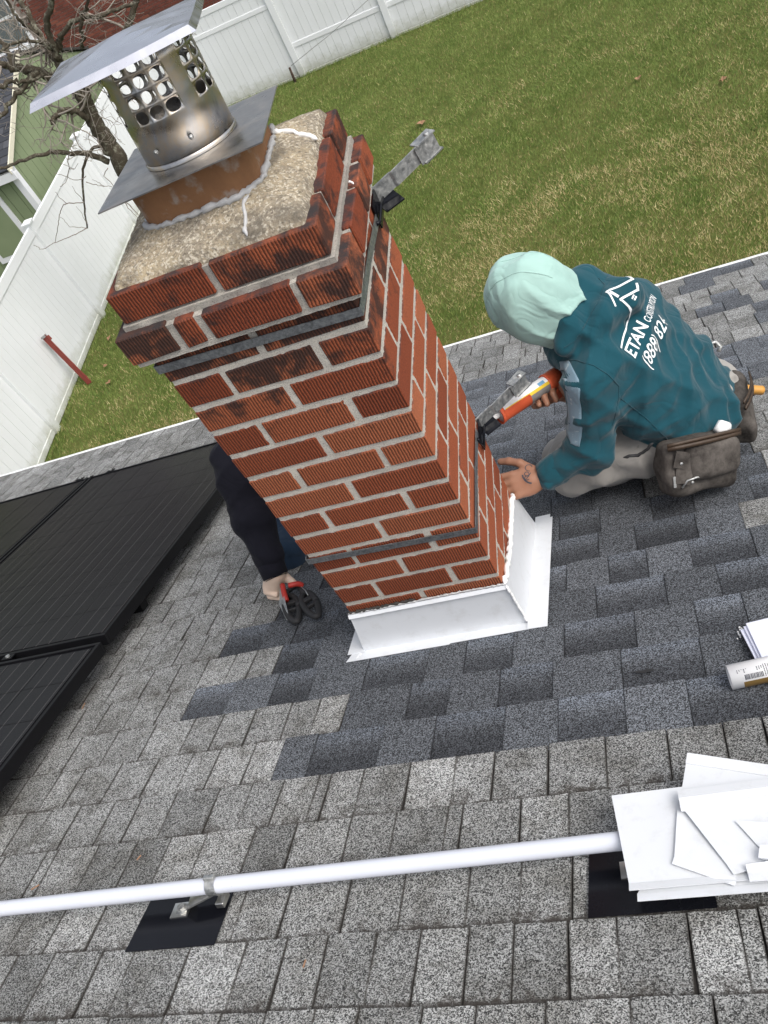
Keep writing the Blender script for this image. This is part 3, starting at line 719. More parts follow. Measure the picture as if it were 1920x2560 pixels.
# ------------------------------------------------------------------ conduit, its mounts
RC = 0.0155; hc = 0.058
ca, cb = at_roof(-420, 2318, hc), at_roof(1545, 2103, hc); ce = cb + (cb - ca).normalized() * 0.75
o = MB().tube([ca + (ce - ca) * t for t in np.linspace(0, 1, 14)], RC, 20).build('conduit', M['pvc'], smooth=True)
tag(o, 'long white plastic conduit pipe running across the roof', 'conduit')
def cpt(x): return ca + (ce - ca) * ((x - ca.x) / (ce.x - ca.x))
n = NT('embossed_aluminium', 0.35, 1.0); n.color(n.mix(n.noise(50, 5), (0.55, 0.54, 0.50), (0.75, 0.74, 0.70))); n.bump(n.noise(140, 2), 0.15, 0.001); M['bracket'] = n.mat
def cmount(x0, x1, d0, d1, xb, label, lug=True):
    r = empty('conduit_mount', roof((x0 + x1) / 2, d0, 0.01), label, 'pipe mount', 'black flashed conduit mounts on the roof')
    mb = MB(); mb.slab([roof(x0 - 0.004, d0, 0.0125), roof(x1, d0 + 0.003, 0.0125), roof(x1 - 0.003, d1, 0.0135), roof(x0, d1, 0.0135)], RN * 0.0014); pl_ = mb.build('flashing_plate', M['blackmetal'], r)
    mb = MB(); c_ = roof((x0 + x1) / 2, d1 + 0.03, 0.014)
    c0 = cpt(xb)
    foot = roof(xb - 0.085, d0 + 0.085, 0.0155); 
    mb.strip([foot - RX * 0.022 + RU * -0.002, foot + RX * 0.016, foot + RX * 0.024 + RN * 0.018, foot + RX * 0.085 + RN * 0.030 + RU * 0.02], RU, 0.034, 0.003)
    br = mb.build('bracket', M['bracket'], r)
    MB().lathe(foot, RN, [(0.014, 0.001), (0.014, 0.003), (0.0085, 0.0035), (0.0085, 0.010), (0.0, 0.0105)], 6).build('bolt', M['galv'], br)
    MB().lathe(foot + RX * 0.058 + RN * 0.0265 + RU * 0.011, RN + RX * -0.2, [(0.0045, 0.0005), (0.0045, 0.0012), (0, 0.0013)], 12).build('slot', M['blackmetal'], br)
    t_ = (ce - ca).normalized(); mb = MB()
    e1 = t_.cross(RN).normalized(); e2 = e1.cross(t_).normalized()
    if e2.dot(RN) < 0: e2 = -e2
    arc = [c0 + (e1 * math.cos(a) + e2 * math.sin(a)) * (RC + 0.0025) for a in np.linspace(-0.9, math.pi + 0.9, 15)]
    mb.strip(arc, t_, 0.020, 0.0022); mb.build('clamp_ring', M['galv'], r)
    mb = MB(); top = c0 + e2 * (RC + 0.006)
    if lug: mb.obox(top, t_, e1, e2, 0.023, 0.010, 0.008).build('clamp_lug', M['galv'], r, bevel=0.001)
    mb = MB(); bot = c0 - e2 * (RC + 0.004); mb.strip([bot, bot - e2 * 0.008, foot + RX * 0.085 + RN * 0.030 + RU * 0.02], t_, 0.022, 0.003); mb.build('clamp_leg', M['bracket'], r)
    mb = MB(); mb.obox(foot + RX * 0.095 + RN * 0.014 + RU * 0.004, RX, RU, RN, 0.018, 0.03, 0.012); mb.build('clamp_nut', M['bracket'], r, bevel=0.001)
    return r
cmount(-0.526, -0.333, -0.874, -0.728, -0.352, 'black plate and aluminium clamp holding the open middle of the conduit')
cmount(0.362, 0.556, -0.866, -0.722, 0.52, 'black plate mount half hidden under the white metal offcuts', False)

# ------------------------------------------------------------------ white offcuts, tube and box at the right edge
def offcut(name, pts, h, label, lip=None, curl=0.0, group='white aluminium offcuts piled by the conduit'):
    """pts: outline on the roof as sight lines; h: height over the roof."""
    tl_ = [rng.uniform(-0.004, 0.006) for _ in range(12)]
    P = [at_roof(px, py, h + 0.016 + hh + tl_[min(11, int(px / 160) % 12)]) for (px, py, hh, q) in [(a[0], a[1], (a[2] if len(a) > 2 else 0), [1]) for a in pts]]
    mb = MB(); cen = sum(P, Vector()) / len(P); nn_ = RN
    mb.slab(P, nn_ * 0.0012)
    if lip:
        i, w_, up = lip; a, b = P[i], P[(i + 1) % len(P)]
        dr = (cen - a); e_ = (b - a).normalized(); inn = (dr - e_ * dr.dot(e_)).normalized()
        mb.slab([a + nn_ * 0.0013, b + nn_ * 0.0013, b - inn * w_ + nn_ * up, a - inn * w_ + nn_ * up], nn_ * 0.0012)
    o = mb.build(name, M['alum']); tag(o, label, 'metal sheet', group); return o
offcut('metal_offcut', [(1594, 2236), (1720, 1990), (2150, 1960), (2150, 2192)], 0.060, 'lowest white offcut, only its long lip showing over the black plate', lip=(3, 0.016, 0.004))
offcut('metal_offcut', [(1573, 2212), (1529, 1990), (1713, 1967), (2150, 1930), (2150, 2160)], 0.064, 'largest flat white offcut covering the end of the conduit', lip=(4, 0.015, 0.005))
offcut('metal_offcut', [(1704, 1980), (1715, 1910), (2150, 1978), (2150, 2080)], 0.070, 'white offcut with a turned up edge, topmost towards the chimney', lip=(1, 0.016, 0.010))
offcut('metal_offcut', [(1686, 2146), (1695, 2000), (1800, 1990), (1842, 2200, 0.004)], 0.069, 'small triangular white offcut poking out under the folded strip', lip=(3, 0.010, -0.002))
offcut('metal_offcut', [(1710, 2025), (2150, 1980), (2150, 2150), (1920, 2164), (1834, 2187), (1816, 2161)], 0.075, 'white offcut with a slanting cut end below the folded strip')
# folded channel strip
def chan(px):
    return px
a, b = at_roof(1700, 2008, 0.096), at_roof(2150, 1952, 0.096); t_ = (b - a).normalized(); s_ = t_.cross(RN).normalized()
if s_.dot(RU) > 0: s_ = -s_
mb = MB()
prof = [(-0.017, -0.004), (-0.017, 0.010), (0.002, 0.0125), (0.004, 0.010), (0.017, 0.009), (0.018, 0.001)]
pts_ = [(a + s_ * u + RN * v, b + s_ * u + RN * v) for u, v in prof]
for i in range(len(pts_) - 1): mb.slab([pts_[i][0], pts_[i][1], pts_[i + 1][1], pts_[i + 1][0]], RN * 0.0012 if abs(prof[i][0] - prof[i + 1][0]) > 0.002 else s_ * 0.0012)
o = mb.build('metal_channel', M['alum']); tag(o, 'long folded white channel strip lying across the offcuts', 'metal strip')
offcut('metal_scrap', [(1823, 2060), (1850, 2057), (1875, 2095), (1824, 2095)], 0.079, 'small blunt white scrap peeping out behind the curled scrap', group='small white scraps on the offcuts')
offcut('metal_scrap', [(1838, 2053, 0.004), (2080, 2064, 0.010), (2080, 2120), (1897, 2118)], 0.083, 'pointed curled white scrap on top of the offcuts', group='small white scraps on the offcuts')
offcut('metal_scrap', [(1900, 2113, 0.006), (2060, 2116, 0.008), (2060, 2170), (1920, 2152), (1896, 2145)], 0.086, 'white scrap at the right edge below the curled one', group='small white scraps on the offcuts')
offcut('metal_scrap', [(1869, 2182), (2060, 2155), (2060, 2190), (1875, 2205)], 0.080, 'narrow folded white scrap on the lower edge of the pile', lip=(0, 0.009, 0.006), group='small white scraps on the offcuts')

# caulk cartridge
ta, tb = at_roof(1823, 1694, 0.034), at_roof(2060, 1642, 0.034); tx = (tb - ta).normalized()
tube_r = 0.0245
tr = empty('caulk_tube', ta, 'empty white caulking tube with a printed barcode lying on the roof', 'tube')
def off(c): return c
mb = MB(); mb.lathe(ta, tx, [(tube_r - 0.0022, 0.03), (tube_r - 0.0022, 0.0), (tube_r, 0.0), (tube_r, 0.235), (0.0, 0.24)], 36); mb.build('barrel', simple('tube_white', (0.83, 0.83, 0.83), 0.35, var=0.04), tr, smooth=True, recalc=False)
mb = MB(); mb.lathe(ta, tx, [(0.0, 0.028), (tube_r - 0.0025, 0.028)], 30); mb.build('plunger', simple('tube_plunger', (0.6, 0.6, 0.6), 0.5), tr)
view = (CAM_C - ta).normalized(); e1 = (view - tx * view.dot(tx)).normalized(); e2 = tx.cross(e1)
def onbarrel(s0, s1, a0, a1, mat, name, par, r=0.0003):
    m_ = MB(); K = max(1, int(abs(a1 - a0) / 0.15))
    vs_ = [ta + tx * s_ + (e1 * math.cos(a_) + e2 * math.sin(a_)) * (tube_r + r) for s_ in (s0, s1) for a_ in np.linspace(a0, a1, K + 1)]
    m_.add(vs_, [(i, i + 1, K + 2 + i, K + 1 + i) for i in range(K)]); return m_, m_.build(name, mat, par, recalc=False) if name else None
sg = 1 if (e2.dot(-RU) > 0) else -1                           # +: towards the camera side (down in the picture)
M['brown'] = simple('label_brown', (0.16, 0.10, 0.03), 0.45, var=0.1); M['ink'] = simple('label_ink', (0.05, 0.055, 0.07), 0.5, var=0.1)
_, lab = onbarrel(0.022, 0.225, sg * 0.62, sg * 2.2, M['brown'], 'label', tr)
ink = MB()
s_ = 0.026
for i in range(17):
    w_ = rng.choice([0.0006, 0.0011, 0.0017]); m_, _ = onbarrel(s_, s_ + w_, sg * 0.05, sg * 0.46, None, None, None, 0.0005); ink.add(m_.v, m_.f); s_ += w_ + rng.choice([0.0006, 0.001])
for ln in range(26):
    a_ = 0
    s0 = 0.014 + ln * 0.0042 if ln < 5 else 0.03 + ln * 0.0042
    lo, hi = (-0.42, -0.1) if s0 < 0.062 else (-0.5, 0.46)
    q = lo
    while q < hi - 0.05:
        L = rng.uniform(0.04, 0.13); m_, _ = onbarrel(s0, s0 + 0.0017, sg * q, sg * min(hi, q + L), None, None, None, 0.0005); ink.add(m_.v, m_.f); q += L + 0.03
        if s0 < 0.062 and rng.random() < 0.25: break
ink.build('printing', M['ink'], tr, recalc=False)
# white sheets next to it
M['lilac'] = simple('shiny_white_vinyl', (0.70, 0.72, 0.84), 0.3, var=0.08, nscale=12)
for i, (h, dx_, lb) in enumerate(((0.028, 0, 'lowest white board of the little stack above the caulking tube'), (0.0335, 8, 'middle white board of the little stack above the caulking tube'), (0.039, 14, 'top bluish white board of the little stack above the caulking tube'))):
    P = [at_roof(1851 + dx_, 1578 - 8 * i, h), at_roof(2130 + dx_, 1510 - 8 * i, h), at_roof(2160 + dx_, 1600 - 8 * i, h), at_roof(1893 + dx_, 1660 - 4 * i, h)]
    o = MB().slab(P, RN * 0.0042).build('trim_board', M['lilac'], bevel=0.0006); tag(o, lb, 'board', 'white boards stacked by the tube')
mb = MB()
for i in range(9):
    p = at_roof(1842 + rng.uniform(-3, 12), 1598 - i * 3.5 + rng.uniform(-2, 2), 0.017); s_ = rng.uniform(0.002, 0.005)
    mb.slab([p, p + RX * s_ + RU * rng.uniform(-.002, .002), p + RX * s_ * 0.6 + RU * s_, p + RU * s_ * 0.7], RN * 0.002)
o = mb.build('wood_pulp_crumbs', M['caulk']); tag(o, 'torn white crumbs at the corner of the stacked boards', 'scrap')

# ------------------------------------------------------------------ white vinyl fences
FX_, FY_, FHT = -7.55, 16.60, 1.80
def post(par, x, y, cap=True):
    MB().box(x - 0.064, x + 0.064, y - 0.064, y + 0.064, GZ, GZ + FHT + 0.04).build('post', M['vinyl'], par, bevel=0.004)
    if cap:
        mb = MB(); mb.box(x - 0.078, x + 0.078, y - 0.078, y + 0.078, GZ + FHT + 0.04, GZ + FHT + 0.065)
        mb.add([(x - .078, y - .078, GZ + FHT + .065), (x + .078, y - .078, GZ + FHT + .065), (x + .078, y + .078, GZ + FHT + .065), (x - .078, y + .078, GZ + FHT + .065), (x, y, GZ + FHT + .10)], [(0, 1, 4), (1, 2, 4), (2, 3, 4), (3, 0, 4)])
        mb.build('post_cap', M['vinyl'], par)
def panel(par, a, b, along, rails):
    """a..b along the run; along 'y' for the left run, 'x' for the back run."""
    L = b - a; nb = max(1, round(L / 0.152)); w_ = L / nb
    def bx(s0, s1, t0, t1, z0, z1): return MB().box(FX_ + t0, FX_ + t1, s0, s1, GZ + z0, GZ + z1) if along == 'y' else MB().box(s0, s1, FY_ - t1, FY_ - t0, GZ + z0, GZ + z1)
    for i in range(nb): bx(a + i * w_ + 0.0022, a + (i + 1) * w_ - 0.0022, -0.011, 0.011 + rng.uniform(-0.0006, 0.0006), 0.06, FHT - 0.10).build('board', M['vinyl'], par)
    for z0, z1 in rails: bx(a, b, -0.021, 0.023, z0, z1).build('rail', M['vinyl'], par, bevel=0.003)
fence = empty('side_fence', (FX_, 10, GZ), 'long white vinyl privacy fence with capped posts on the left', 'fence')
ys = [2.32, 4.96, 7.60, 10.25, 12.90, 15.0, FY_]
for y in ys: post(fence, FX_, y)
for a, b in zip(ys[:-1], ys[1:]): panel(fence, a + 0.066, b - 0.066, 'y', ((0.02, 0.11), (FHT - 0.14, FHT)))
fence2 = empty('back_fence', (0, FY_, GZ), 'white vinyl fence closing off the far end of the lawn', 'fence')
xs = [-6.53, -4.56, -2.59, -0.62, 1.35, 3.32, 5.29, 7.26, 9.23]
for x in xs: post(fence2, x, FY_)
panel(fence2, FX_ + 0.066, xs[0] - 0.066, 'x', ((0.02, 0.08), (FHT - 0.14, FHT)))
for i, (a, b) in enumerate(zip(xs[:-1], xs[1:])): panel(fence2, a + 0.066, b - 0.066, 'x', ((0.0, 0.05), (1.36, 1.44), (FHT - 0.10, FHT)) if i == 0 else ((0.0, 0.05), (0.55, 0.64), (FHT - 0.10, FHT)))

# dark stake and wire at the back fence
o = MB().tube([(-4.72, 16.42, GZ - 0.02), (-4.72, 16.42, GZ + 0.10), (-4.71, 16.43, GZ + 0.30)], [0.03, 0.028, 0.022], 8).build('stake', simple('rusty_stake', (0.05, 0.03, 0.02), 0.9), smooth=True)
tag(o, 'short dark rusty stake beside the back fence post', 'stake')
wa = at(727, 165, 16.3); wb = at(935, -14, 16.3)
o = MB().tube([wa, wa.lerp(wb, 0.5) + Vector((0, 0, -0.03)), wb, wb + (wb - wa) * 0.8], 0.006, 6).build('guy_wire', M['galv'], smooth=True)
tag(o, 'thin grey wire rising in front of the back fence', 'wire')

# red steel post leaning on the side fence
rb = Vector((-7.22, 8.47, GZ)); rt = Vector((-7.43, 8.64, GZ + 0.90)); rd_ = (rt - rb).normalized()
rr_ = empty('leaning_post', rb, 'red steel post leaning against the white side fence', 'post')
sx_ = Vector((0, 1, 0)); sx_ = (sx_ - rd_ * sx_.dot(rd_)).normalized(); sy_ = rd_.cross(sx_)
mb = MB(); mb.obox(rb.lerp(rt, 0.52), sx_, sy_, rd_, 0.012, 0.085, 0.93); mb.obox(rb.lerp(rt, 0.52) + sx_ * 0.03, sx_, sy_, rd_, 0.05, 0.012, 0.93)
mb.build('channel', M['rust'], rr_)
MB().obox(rb.lerp(rt, 0.93) + sx_ * 0.055 + sy_ * 0.02, sx_, sy_, rd_, 0.08, 0.07, 0.075).build('bracket', M['rust'], rr_, bevel=0.006)
MB().slab([rb.lerp(rt, 0.08) + sx_ * 0.012, rb.lerp(rt, 0.12) + sx_ * 0.075, rb.lerp(rt, 0.36) + sx_ * 0.03, rb.lerp(rt, 0.36) + sx_ * 0.012], sy_ * 0.02).build('gusset', M['rust'], rr_)
MB().obox(rb.lerp(rt, 1.0), sx_, sy_, rd_, 0.06, 0.075, 0.03).build('end_cap', M['galv'], rr_)

# fallen leaves on the lawn
M['leaf'] = simple('dead_leaf', (0.26, 0.15, 0.08), 0.8, var=0.5, nscale=50)
spots = [((1595, 196), 'dead leaf lying alone in the upper right of the lawn'), ((1808, 200), 'dead leaf on the lawn nearest the right picture edge'), ((1053, 308), 'large brown dead leaf on the lawn above the upper bracket'), ((273, 846), 'dead leaf in the grass strip by the side fence, beside the corbel'), ((272, 958), 'brown dead leaf beside the foot of the red post'), ((264, 915), 'small dead leaf above the foot of the red post')]
for (px, py), lb in spots:
    c_ = at_z(px, py, GZ + 0.05); mb = MB(); N_ = 9; a0 = rng.uniform(0, 6)
    big = 1.5 if 'large' in lb else (0.75 if 'small' in lb else 1.0)
    rim = [c_ + Vector((math.cos(a0 + i * 2 * math.pi / N_), math.sin(a0 + i * 2 * math.pi / N_), 0)) * 0.052 * big * (0.55 + 0.45 * (i % 2)) + Vector((0, 0, rng.uniform(0.0, 0.035))) for i in range(N_)]
    mb.add([c_] + rim, [(0, 1 + i, 1 + (i + 1) % N_) for i in range(N_)])
    o = mb.build('dead_leaf', M['leaf'], recalc=False); md = o.modifiers.new('t', 'SOLIDIFY'); md.thickness = 0.003
    tag(o, lb, 'leaf', 'dead leaves on the lawn')

# ------------------------------------------------------------------ green shed behind the side fence
n = NT('sage_green_siding', 0.7); n.color(n.mix(n.noise(3, 5), (0.19, 0.24, 0.13), (0.25, 0.30, 0.175))); M['green'] = n.mat
M['trim'] = simple('white_trim_paint', (0.78, 0.79, 0.81), 0.5, var=0.04, nscale=5)
def darkgran():
    n = NT('dark_far_shingle', 0.9, 0, 0.2); n.color(n.mix(n.objrand(), (0.035, 0.038, 0.045), (0.075, 0.078, 0.088))); return n.mat
M['farshingle'] = darkgran()
SX, SY, EZ = -8.42, 12.05, -3.40                              # near corner of the shed and its eave level
shed = empty('garden_shed', (SX, SY, GZ), 'sage green shed with white trim and dark roof beyond the side fence', 'shed')
SL, SW, rise = 4.3, 3.4, 0.42                                 # along +y, along -x, roof rise per metre
sa, sb_ = Vector((0.03, 1, 0)).normalized(), Vector((-1, 0.03, 0)).normalized()
def sp_(u, v, z): return Vector((SX, SY, 0)) + sa * u + sb_ * v + Vector((0, 0, z))
nb = 20
for i in range(nb):                                           # right hand wall of upright boards
    u0, u1 = SL * i / nb, SL * (i + 1) / nb - 0.012; top = lambda u: EZ + rise * min(u, SL - u) - 0.02
    mb = MB(); mb.hexa([sp_(u0, 0, GZ), sp_(u1, 0, GZ), sp_(u1, 0.03, GZ), sp_(u0, 0.03, GZ), sp_(u0, 0, top(u0)), sp_(u1, 0, top(u1)), sp_(u1, 0.03, top(u1)), sp_(u0, 0.03, top(u0))]); mb.build('siding_board', M['green'], shed)
nb = 16
for i in range(nb):                                           # wall towards us
    v0, v1 = SW * i / nb, SW * (i + 1) / nb - 0.012
    mb = MB(); mb.hexa([sp_(0, v0, GZ), sp_(0.03, v0, GZ), sp_(0.03, v1, GZ), sp_(0, v1, GZ), sp_(0, v0, EZ - 0.06), sp_(0.03, v0, EZ - 0.06), sp_(0.03, v1, EZ - 0.06), sp_(0, v1, EZ - 0.06)]); mb.build('siding_board', M['green'], shed)
mb = MB(); mb.hexa([sp_(0.02, 0.02, GZ), sp_(SL - 0.02, 0.02, GZ), sp_(SL - 0.02, SW, GZ), sp_(0.02, SW, GZ), sp_(0.02, 0.02, EZ - 0.08), sp_(SL - 0.02, 0.02, EZ - 0.08), sp_(SL - 0.02, SW, EZ - 0.08), sp_(0.02, SW, EZ - 0.08)]); mb.build('core', M['green'], shed)
def sbox(name, u0, u1, v0, v1, z0, z1, mat=None):
    mb = MB(); mb.hexa([sp_(u0, v0, z0), sp_(u1, v0, z0), sp_(u1, v1, z0), sp_(u0, v1, z0), sp_(u0, v0, z1), sp_(u1, v0, z1), sp_(u1, v1, z1), sp_(u0, v1, z1)]); return mb.build(name, mat or M['trim'], shed)
sbox('corner_board', -0.02, 0.10, -0.02, 0.0, GZ, EZ - 0.05); sbox('corner_board', -0.022, -0.001, -0.018, 0.10, GZ, EZ - 0.05)
sbox('fascia', -0.14, -0.10, -0.10, SW + 0.1, EZ - 0.19, EZ - 0.03); sbox('soffit', -0.10, 0.0, -0.08, SW + 0.1, EZ - 0.13, EZ - 0.10)
win = sbox('window_frame', -0.03, -0.004, 0.52, 1.42, GZ + 0.62, GZ + 1.74)
MB().hexa([sp_(-0.034, 0.62, GZ + 0.72), sp_(-0.030, 0.62, GZ + 0.72), sp_(-0.030, 1.32, GZ + 0.72), sp_(-0.034, 1.32, GZ + 0.72), sp_(-0.034, 0.62, GZ + 1.64), sp_(-0.030, 0.62, GZ + 1.64), sp_(-0.030, 1.32, GZ + 1.64), sp_(-0.034, 1.32, GZ + 1.64)]).build('pane', M['green'], win)
# roof slopes with a cream rake edge, shingles laid on the near slope
hm = SL / 2
mb = MB(); nrm = Vector((0, 0, 0.05))
mb.slab([sp_(-0.14, -0.05, EZ - 0.05), sp_(hm, -0.05, EZ + rise * hm), sp_(hm, SW + 0.15, EZ + rise * hm), sp_(-0.14, SW + 0.15, EZ - 0.05)], nrm)
mb.slab([sp_(hm, -0.05, EZ + rise * hm), sp_(SL + 0.14, -0.05, EZ - 0.05), sp_(SL + 0.14, SW + 0.15, EZ - 0.05), sp_(hm, SW + 0.15, EZ + rise * hm)], nrm)
sroof = mb.build('roof', M['felt'], shed)
mb = MB(); mb.slab([sp_(-0.15, -0.075, EZ - 0.09), sp_(hm, -0.075, EZ + rise * hm - 0.04), sp_(hm, -0.051, EZ + rise * hm - 0.04), sp_(-0.15, -0.051, EZ - 0.09)], Vector((0, 0, 0.098)))
mb.build('rake_board', simple('cream_trim', (0.66, 0.63, 0.50), 0.6), shed)
nr = 16
for r_ in range(nr):
    u0, u1 = -0.15 + (hm + 0.15) * r_ / nr, -0.15 + (hm + 0.15) * (r_ + 1.15) / nr
    v = -0.04 - (0.15 if r_ % 2 else 0)
    while v < 2.2:
        w_ = rng.uniform(0.26, 0.33); a_, b_ = max(v, -0.045), v + w_ - 0.008
        zz = lambda u, q: EZ + rise * max(min(u, hm), -0.14) + 0.052 + q
        mb = MB(); mb.hexa([sp_(u0, a_, zz(u0, 0.0)), sp_(u1, a_, zz(u1, -0.006)), sp_(u1, b_, zz(u1, -0.006)), sp_(u0, b_, zz(u0, 0.0)), sp_(u0, a_, zz(u0, 0.014)), sp_(u1, a_, zz(u1, 0.004)), sp_(u1, b_, zz(u1, 0.004)), sp_(u0, b_, zz(u0, 0.014))])
        mb.build('shingle', M['farshingle'], sroof); v += w_

# ------------------------------------------------------------------ brick house beyond the yard
BY = 21.5
nh = empty('neighbour_house', (-11, BY, GZ), 'dark red brick house behind the bare tree', 'house')
M['farmortar'] = simple('far_mortar', (0.30, 0.25, 0.22), 0.9, var=0.15)
n = NT('far_brick', 0.9); n.color(n.ramp(n.objrand(), [(0, (0.10, 0.032, 0.022)), (0.6, (0.165, 0.046, 0.031)), (1, (0.23, 0.075, 0.048))])); M['farbrick'] = n.mat
MB().box(-20, -4.5, BY, BY + 6, GZ, GZ + 4.6).build('wall', M['farmortar'], nh)
wz0, wz1 = -3.99, -2.5
wx0, wx1 = -13.05, -11.90
bm_ = MB().box(0, 0.205, 0, 0.03, 0, 0.060); base = bm_.build('brick', M['farbrick'], nh); base.location = Vector((-30, BY - 0.012, 0)) - ORG[nh]
bme = base.data; bricks = []
zz = GZ + 0.4; row = 0
while zz < GZ + 4.5:
    x = -15.5 + (0.11 if row % 2 else 0)
    while x < -6.2:
        if not (x + 0.2 > wx0 - 0.02 and x < wx1 + 0.02 and zz + 0.06 > wz0 - 0.12 and zz < wz1): bricks.append((x, zz))
        x += 0.217
    zz += 0.0725; row += 1
def bpx(b): return to_px((b[0], BY, b[1]))
inn, out_ = [], []
for b in bricks:
    p = bpx(b); (inn if (-10 < p[0] < 470 and -10 < p[1] < 190) else out_).append(b)
inn.sort(key=lambda b: (b[1] > 0, abs(bpx(b)[0] - 230) + abs(bpx(b)[1] - 60)))
co = [v.co.copy() for v in bme.vertices]; bo = ORG[nh]
bme.vertices.foreach_set('co', [q for c_ in [(v.x + (0 - 0), v.y, v.z) for v in [Vector(p) - Vector((0, 0, 0)) for p in [(0, 0, 0), (.205, 0, 0), (.205, .03, 0), (0, .03, 0), (0, 0, .06), (.205, 0, .06), (.205, .03, .06), (0, .03, .06)]]] for q in c_])
for i, b in enumerate(inn[:290]):
    o = base if i == 0 else base.copy()
    if i: COL.objects.link(o)
    o.parent = nh; o.location = Vector((b[0], BY - 0.012, b[1])) - bo
mb = MB()
for b in out_ + inn[290:]: mb.box(b[0], b[0] + 0.205, BY - 0.012, BY + 0.02, b[1], b[1] + 0.060)
o = mb.build('brickwork', simple('far_brickwork', (0.155, 0.045, 0.031), 0.9, var=0.5, nscale=9), nh, recalc=False); o['kind'] = 'stuff'
wf = MB(); wf.box(wx0, wx1, BY - 0.05, BY - 0.001, wz0, wz1); wfo = wf.build('window_frame', M['trim'], nh)
n = NT('window_glass', 0.12); n.color(n.mix(n.noise(4, 3), (0.10, 0.12, 0.13), (0.20, 0.22, 0.23))); M['glass'] = n.mat
for z0, z1 in ((wz0 + 0.07, wz0 + 0.66), (wz0 + 0.73, wz1 - 0.07)): MB().box(wx0 + 0.08, wx1 - 0.08, BY - 0.056, BY - 0.051, z0, z1).build('pane', M['glass'], wfo)
MB().box(wx0 - 0.08, wx1 + 0.08, BY - 0.10, BY - 0.0, wz0 - 0.10, wz0 - 0.002).build('window_sill', M['trim'], nh)
mb = MB(); mb.box(-20.4, -4.2, BY - 0.4, BY + 6.3, GZ + 4.6, GZ + 4.75); mb.build('roof', M['felt'], nh)

# ------------------------------------------------------------------ bare tree in the yard corner
n = NT('lichen_bark', 0.9, 0, 0.2); l = n.noise(14, 6, 0.75)
c = n.mix(n.noise(60, 4), (0.04, 0.033, 0.023), (0.10, 0.083, 0.06)); c = n.mix(n.rampf(l, [(0.52, 0), (0.66, 0.75)]), c, (0.30, 0.30, 0.23)); n.color(c); n.bump(n.noise(90, 5), 0.8, 0.01); M['bark'] = n.mat
n = NT('twig_bark', 0.85, 0, 0.2); n.color(n.mix(n.noise(6, 4), (0.15, 0.11, 0.09), (0.40, 0.38, 0.33))); M['twig'] = n.mat
TY = 9.3
tree = empty('bare_tree', at_z(545, 778, GZ), 'leafless tree with lichen grey branches in front of the side fence', 'tree')
tree.location.y = TY; tree.location.x = -5.16; tree.location.z = GZ; ORG[tree] = Vector(tree.location)
def smooth_path(pts, n_=5):
    pts = [Vector(p) for p in pts]; out = []
    for i in range(len(pts) - 1):
        p0, p1, p2, p3 = pts[max(i - 1, 0)], pts[i], pts[i + 1], pts[min(i + 2, len(pts) - 1)]
        for k_ in range(n_):
            t = k_ / n_; out.append(0.5 * ((2 * p1) + (p2 - p0) * t + (2 * p0 - 5 * p1 + 4 * p2 - p3) * t * t + (3 * p1 - p0 - 3 * p2 + p3) * t ** 3))
    out.append(pts[-1]); return out
branches = []
def limb(name, pix, r0, r1, depth, jig=0.012, n_=5, base=None):
    P = [at(px, py, d) for (px, py), d in zip(pix, depth)]
    if base: P = [Vector(b) for b in base] + P
    P = smooth_path(P, n_); K = len(P)
    P = [p + Vector((rng.normal(), rng.normal(), rng.normal())) * jig * (1 if 0 < i < K - 1 else 0) for i, p in enumerate(P)]
    R = [r0 + (r1 - r0) * (i / (K - 1)) ** 0.8 for i in range(K)]
    R = [q * (1 + rng.uniform(-0.06, 0.06)) for q in R]
    branches.append((P, R)); return MB().tube(P, R, 9 if r0 > 0.03 else 6).build(name, M['bark'] if r0 > 0.02 else M['twig'], tree, smooth=True)
Y = lambda n_, a=0.0, b=0.0: [TY + a + (b - a) * i / max(1, n_ - 1) for i in range(n_)]
limb('trunk', [(400, 556), (316, 427), (285, 377), (247, 323), (221, 275), (206, 240), (203, 225)], 0.135, 0.088, Y(7), 0.01, base=[(-5.16, TY, GZ - 0.1), (-5.15, TY, GZ + 0.4)])
limb('branch', [(206, 240), (217, 215), (250, 165), (300, 110), (330, 40), (350, -60)], 0.068, 0.032, Y(6, 0, 0.5))
limb('branch', [(203, 230), (177, 250 - 30), (149, 158), (136, 126), (117, 63), (126, 0), (120, -60)], 0.058, 0.028, Y(7, 0, -0.3))
limb('branch', [(152, 160), (120, 118), (95, 82), (73, 41), (47, 0), (20, -50)], 0.05, 0.025, Y(6, 0, 0.4))
limb('branch', [(221, 294), (200, 283), (177, 278), (152, 281), (140, 290), (126, 307)], 0.045, 0.028, Y(6, -0.05, -0.45))
limb('branch', [(272, 405), (221, 386), (177, 383), (126, 380), (63, 399), (0, 421), (-60, 440)], 0.042, 0.014, Y(7, -0.05, -0.6), 0.006)
limb('branch', [(259, 367), (234, 370), (215, 399), (206, 443), (210, 506), (218, 570)], 0.024, 0.010, Y(6, -0.05, -0.3), 0.004)
limb('branch', [(133, 202), (95, 177), (41, 171), (0, 155), (-50, 140)], 0.06, 0.035, Y(5, -0.05, -0.4), base=None)
limb('branch', [(190, 215), (160, 205), (133, 202)], 0.07, 0.06, Y(3, 0, -0.05))
limb('branch', [(149, 120), (158, 82), (202, 47), (269, 35), (330, 10)], 0.035, 0.018, Y(5, -0.1, -0.3))
limb('branch', [(206, 120), (202, 47), (218, 13), (210, -30)], 0.026, 0.015, Y(4, -0.2, -0.4))
limb('branch', [(95, 177), (60, 215), (30, 250), (0, 290), (-40, 330)], 0.040, 0.02, Y(5, -0.2, -0.7))
limb('branch', [(41, 171), (20, 130), (0, 110), (-40, 80)], 0.035, 0.02, Y(4, -0.2, 0.2))
